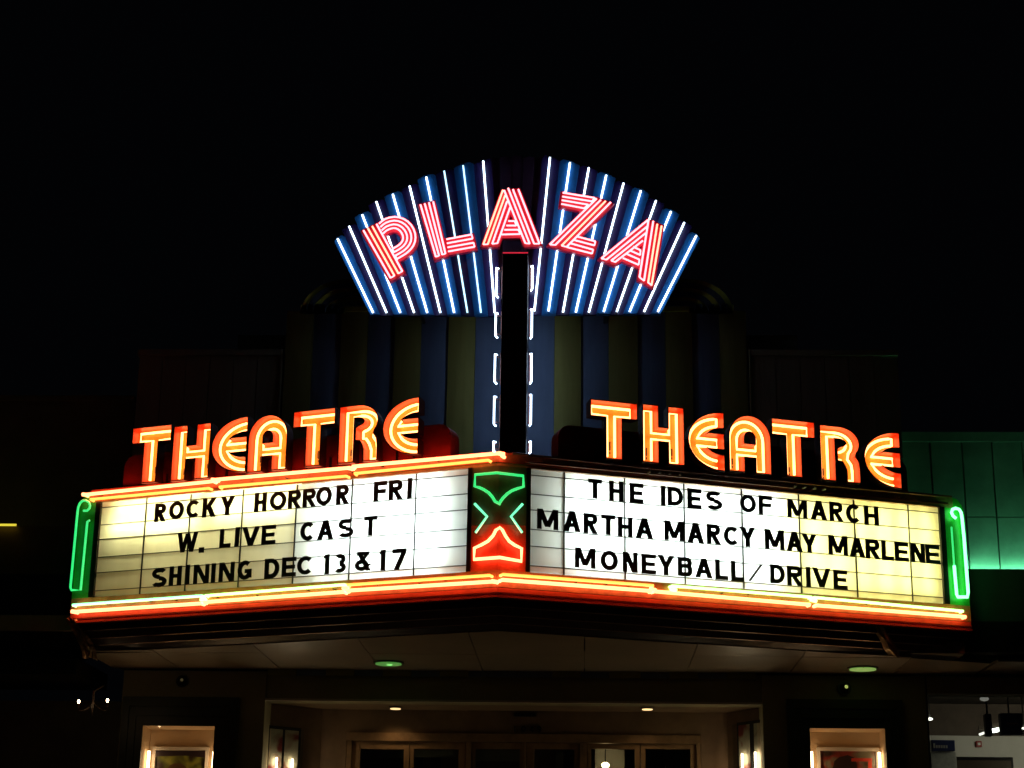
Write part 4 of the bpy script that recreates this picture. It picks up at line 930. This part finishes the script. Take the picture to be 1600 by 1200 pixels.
MB().box(-9, -3.9, 1.85, 1.899, cz0, cz1).build('canopy_strip', paint('tan_strip', (.35, .26, .18), .6), ln)
MB().box(-9, -3.9, 1.91, YW + .4, 3.80, 3.95).build('canopy_underside', M['blackmetal'], ln)
MB().box(-9, uE0 - .01, YW + .35, YW + .6, 0, 3.69).build('shop_wall', M['darkwall'], ln)
yz = fb.px(14, 822)[1]; ye = fb.px(28, 822)[0]
yt_ = thing('yellow_neon_line', (ye, yb_ - .05, yz), 'short yellow neon line at the left edge on the dark shop front', 'neon tube')
MB().tube([(ye, yb_ - .05, yz), (-6.2, yb_ - .05, yz)], .011, 8).build('tube', glow('yellow_neon', (.85, .70, .05)), yt_)
MB().tube([(ye, yb_, yz), (ye, yb_ - .05, yz)], .006, 6).build('tube_end', M['deadtube'], yt_)

# twin lamp under the left canopy
yl = 1.6; fL = FP(yl); A_ = fL.px(123, 1096); B_ = fL.px(168, 1094.5); xc = (A_[0] + B_[0]) / 2
tl = thing('twin_lamp', (xc, yl, A_[1] - .02), 'pair of small bare warm bulbs on curled arms at lower left', 'lamp')
for (u, z) in (A_, B_):
    MB().ball((u, yl, z), .0105, 10, 8, 1.5).build('bulb', glow('bare_bulb', (36, 24, 13)), tl)
    MB().tube([(u, yl, z - .055), (u, yl, z - .018)], .010, 8).build('bulb_holder', M['bead'], tl)
    q = smoothpts([(xc, z - .02), (xc + (u - xc) * .45, z - .07), (u - (u - xc) * .1, z - .085), (u, z - .05)]); MB().tube([(a, yl, b) for a, b in q], .004, 6).build('arm', M['bronze'], tl)
MB().tube([(xc, yl, A_[1] - .12), (xc, yl, A_[1] + .09), (xc, yl + .3, 3.70)], .009, 8).build('stem', M['bronze'], tl)

# crumpled end metal coloured gold for its glints; right sheet only imitates reflections
def corner(pts, nm):
    m = paint('rippled_' + nm, (.65, .45, .25), .3, metal=.6, var=.4, scale=6, bump=1.0, bscale=16)
    mb = MB(); prev = None; rows = []
    for (x, y), d in pts:
        pl = FP(d); u, z = pl.px(x, y); rows.append((u, d, z))
    n = len(rows); V = []; F_ = []
    for k, (u, d, z) in enumerate(rows):
        for j in range(7):
            t = j / 6; V.append((u - .055 + .11 * t + random.uniform(-.01, .01), d - .04 * math.sin(math.pi * t) + random.uniform(-.022, .022), z + random.uniform(-.012, .012)))
    for k in range(n - 1):
        for j in range(6): F_.append((k * 7 + j, k * 7 + j + 1, (k + 1) * 7 + j + 1, (k + 1) * 7 + j))
    mb.add(V, F_, False); return mb.build('glint_sheet', m, mq)
yl_ = LP.pt(-ENDL, 0, 0).y - .02; yr_ = RP.pt(ENDR, 0, 0).y - .02
corner([((112, 968), yl_), ((120, 980), yl_ + .03), ((128, 993), yl_ + .06), ((135, 1006), yl_ + .09), ((139, 1018), yl_ + .12), ((142, 1030), yl_ + .16)], 'left')
corner([((1372, 978), yr_ - .25), ((1378, 990), yr_ - .22), ((1385, 1002), yr_ - .19), ((1392, 1014), yr_ - .16), ((1398, 1026), yr_ - .12)], 'right')

# ------------------------------------------------------------------ shop interior at lower right
ys = YW; sx0 = fpx(1452, 1130)[0]; szt = fpx(1520, 1084)[1]
sh = thing('next_shop', (6, 5, 0), 'bright shop interior seen through the window at lower right', 'shop')
MB().box(uE1 + .004, sx0 - .004, ys, ys + .25, 0, 3.94).build('window_jamb', M['blackmetal'], sh)
MB().box(sx0 - .004, 9, ys, ys + .25, szt, 3.94).build('lintel', M['pier'], sh)
MB().box(sx0, 9, ys + .1, ys + .106, .5, szt).build('window_pane', M['pane'], sh)
MB().box(3.6, 12, ys + .26, ys + .34, 3.9, 4.6).build('front_bulkhead', M['blackmetal'], sh)
MB().box(3.5, 3.59, ys + .36, 9.1, 0, 4.6).build('side_wall', M['darkwall'], sh)
MB().box(sx0 - .6, 12, ys + .36, 9.1, 4.42, 4.5).build('ceiling', paint('shop_ceiling', (.16, .135, .10), .8, var=.6, scale=9), sh)
yw2 = 8.0; sw = FP(yw2); wt = sw.px(1550, 1150)[1]
MB().box(3.6, 12, yw2, yw2 + .1, 0, wt).build('white_wall', M['white'], sh)
MB().box(3.6, 12, yw2 + .3, yw2 + .4, wt, 4.41).build('bulkhead', paint('tan_bulkhead', (.16, .12, .09), .8), sh)
MB().box(3.6, 12, ys + .26, 9, -.05, 0).build('shop_floor', M['pave'], sh)
def sbox(x0, y0, x1, y1, d, th, name, mat, label, cat, grp=None, down=None):
    pl = FP(d); a, z1 = pl.px(x0, y0); b, _ = pl.px(x1, y0); z0 = down if down is not None else pl.px(x0, y1)[1]
    t = thing(name, ((a + b) / 2, d, z0), label, cat, grp); MB().box(a, b, d, d + th, z0, z1).build('body', mat, t, bevel=.008); return t, a, b, z0, z1
t, a, b, z0, z1 = sbox(1563, 1114, 1598, 1148, 5.2, .12, 'hanging_sign', M['navy'], 'dark navy box sign hanging in the shop at lower right', 'sign')
MB().box(a + .06, b - .06, 5.19, 5.198, z0 + .11, z0 + .125).build('lettering', M['deadtube'], t); MB().tube([(a + .1, 5.25, z1), (a + .1, 5.25, 4.42)], .008, 6).build('rod', M['blackmetal'], t)
t, a, b, z0, z1 = sbox(1539, 1115, 1549, 1150, 5.0, .1, 'hanging_fixture', M['blackmetal'], 'narrow black speaker column hanging from the shop ceiling', 'speaker')
MB().tube([((a + b) / 2, 5.05, z1), ((a + b) / 2, 5.05, 4.42)], .01, 6).build('rod', M['blackmetal'], t)
t, a, b, z0, z1 = sbox(1455, 1156, 1492, 1173, 6.0, .08, 'wall_sign', paint('blue_wall_sign', (.04, .06, .20), .4), 'dark blue strip sign with pale word on the shop wall', 'sign')
for k in range(6): MB().box(a + .02 + k * .027, a + .038 + k * .027, 5.992, 5.998, z0 + .03, z0 + .06 + (.02 if k == 0 else 0)).build('lettering', M['cap'], t)
t, a, b, z0, z1 = sbox(1525, 1157.5, 1534, 1167, yw2 - .04, .03, 'fire_alarm', M['red'], 'small red alarm box on the white shop wall', 'alarm')
MB().box(a + .05, b - .05, yw2 - .05, yw2 - .042, z0 + .05, z1 - .05).build('face', M['cap'], t)
t, a, b, z0, z1 = sbox(1475, 1182, 1583, 1200, 6.2, .5, 'cabinet', M['blackmetal'], 'wide black cabinet in front of the white shop wall', 'cabinet', down=0)
MB().box(a + .03, b - .03, 6.19, 6.198, z1 - .2, z1 - .04).build('drawer', M['bronze'], t)
t, a, b, z0, z1 = sbox(1453.5, 1174, 1494, 1200, 6.05, .06, 'partition_wall', paint('speckled_partition', (.65, .66, .60), .8, var=.3, scale=14), 'pale speckled partition below the blue sign in the shop', 'partition', down=0)
for k, (x, y, wpx, e, lb_) in enumerate(((1453, 1123.5, 9, (3, 2.8, 2.4), 'small bright lamp beside the shop window post'), (1538, 1092, 14, (.22, .2, .17), 'dim round lamp high in the shop ceiling'), (1599.5, 1138, 6, (3, 2.9, 2.6), 'bright lamp cut by the right edge of the picture'))):
    pl = FP(4.6); u, z = pl.px(x, y); r = wpx / 2 / 150; T_ = thing('ceiling_lamp', (u, 4.6, z), lb_, 'lamp'); MB().ball((u, 4.6, z), r, 14, 8, .5).build('lens', glow('shop_lamp_%d' % k, e), T_)
    MB().tube([(u, 4.6, z + r * .3), (u, 4.6, 4.42)], .006, 6).build('stem', M['cap'], T_)
for k, (x0, y0, x1, y1) in enumerate(((1530, 1148, 1541, 1144), (1551, 1142, 1565, 1139))):
    pl = FP(6.8); a, z0 = pl.px(x0, y0); b, z1 = pl.px(x1, y1); T_ = thing('fluorescent_fitting', ((a + b) / 2, 6.8, z0), ['short dim white strip light left of the black hanging column', 'bright white strip light right of the black hanging column'][k], 'light', 'strip lights in the shop')
    MB().tube([(a, 6.8, z0), (b, 6.8, z1)], .024 if k else .014, 8).build('lit_tube', glow('strip_%d' % k, (6, 6, 5.4) if k else (1.6, 1.5, 1.3)), T_); MB().box(a, b, 6.79, 6.83, z1 + .03, z1 + .07).build('housing', M['bronze'], T_)
l = bpy.data.lights.new('shop_fill_light', 'AREA'); l.energy = 42; l.size = 1.5; l.color = (1, .88, .66); o = bpy.data.objects.new('shop_fill_light', l); COL.objects.link(o); o.location = (6.8, 5.6, 4.3); o.rotation_euler = (math.radians(48), 0, 0)  # unseen area lamp, tilted to brighten the back wall

# ------------------------------------------------------------------ bare tree at lower left
tr = thing('bare_tree', (-4.5, -1.0, 0), 'bare thin-branched street tree in the dark at lower left', 'tree')
mb = MB(); tw = MB()
def grow(p, d, r, L, lev):
    q = [p]; n = 4
    for k in range(n): d = (d + Vector((random.uniform(-.18, .18), random.uniform(-.18, .18), random.uniform(-.02, .12)))).normalized(); q.append(q[-1] + d * L / n)
    (mb if lev < 2 else tw).tube(q, r, 6 if lev < 2 else 4, caps=False)
    if lev < 4:
        for k in range(3 if lev else 5):
            s_ = random.choice(q[2:]); a = random.uniform(0, 6.28); grow(s_, (d + Vector((math.cos(a), math.sin(a), random.uniform(.0, .5))) * .8).normalized(), r * .55, L * .62, lev + 1)
grow(Vector((-4.5, -1.0, 0)), Vector((-.05, 0, 1)), .045, 1.9, 0)
mb.build('trunk', M['bark'], tr); tag(tw.build('twigs', paint('reddish_twigs', (.22, .07, .05), .8), tr), kind='stuff')
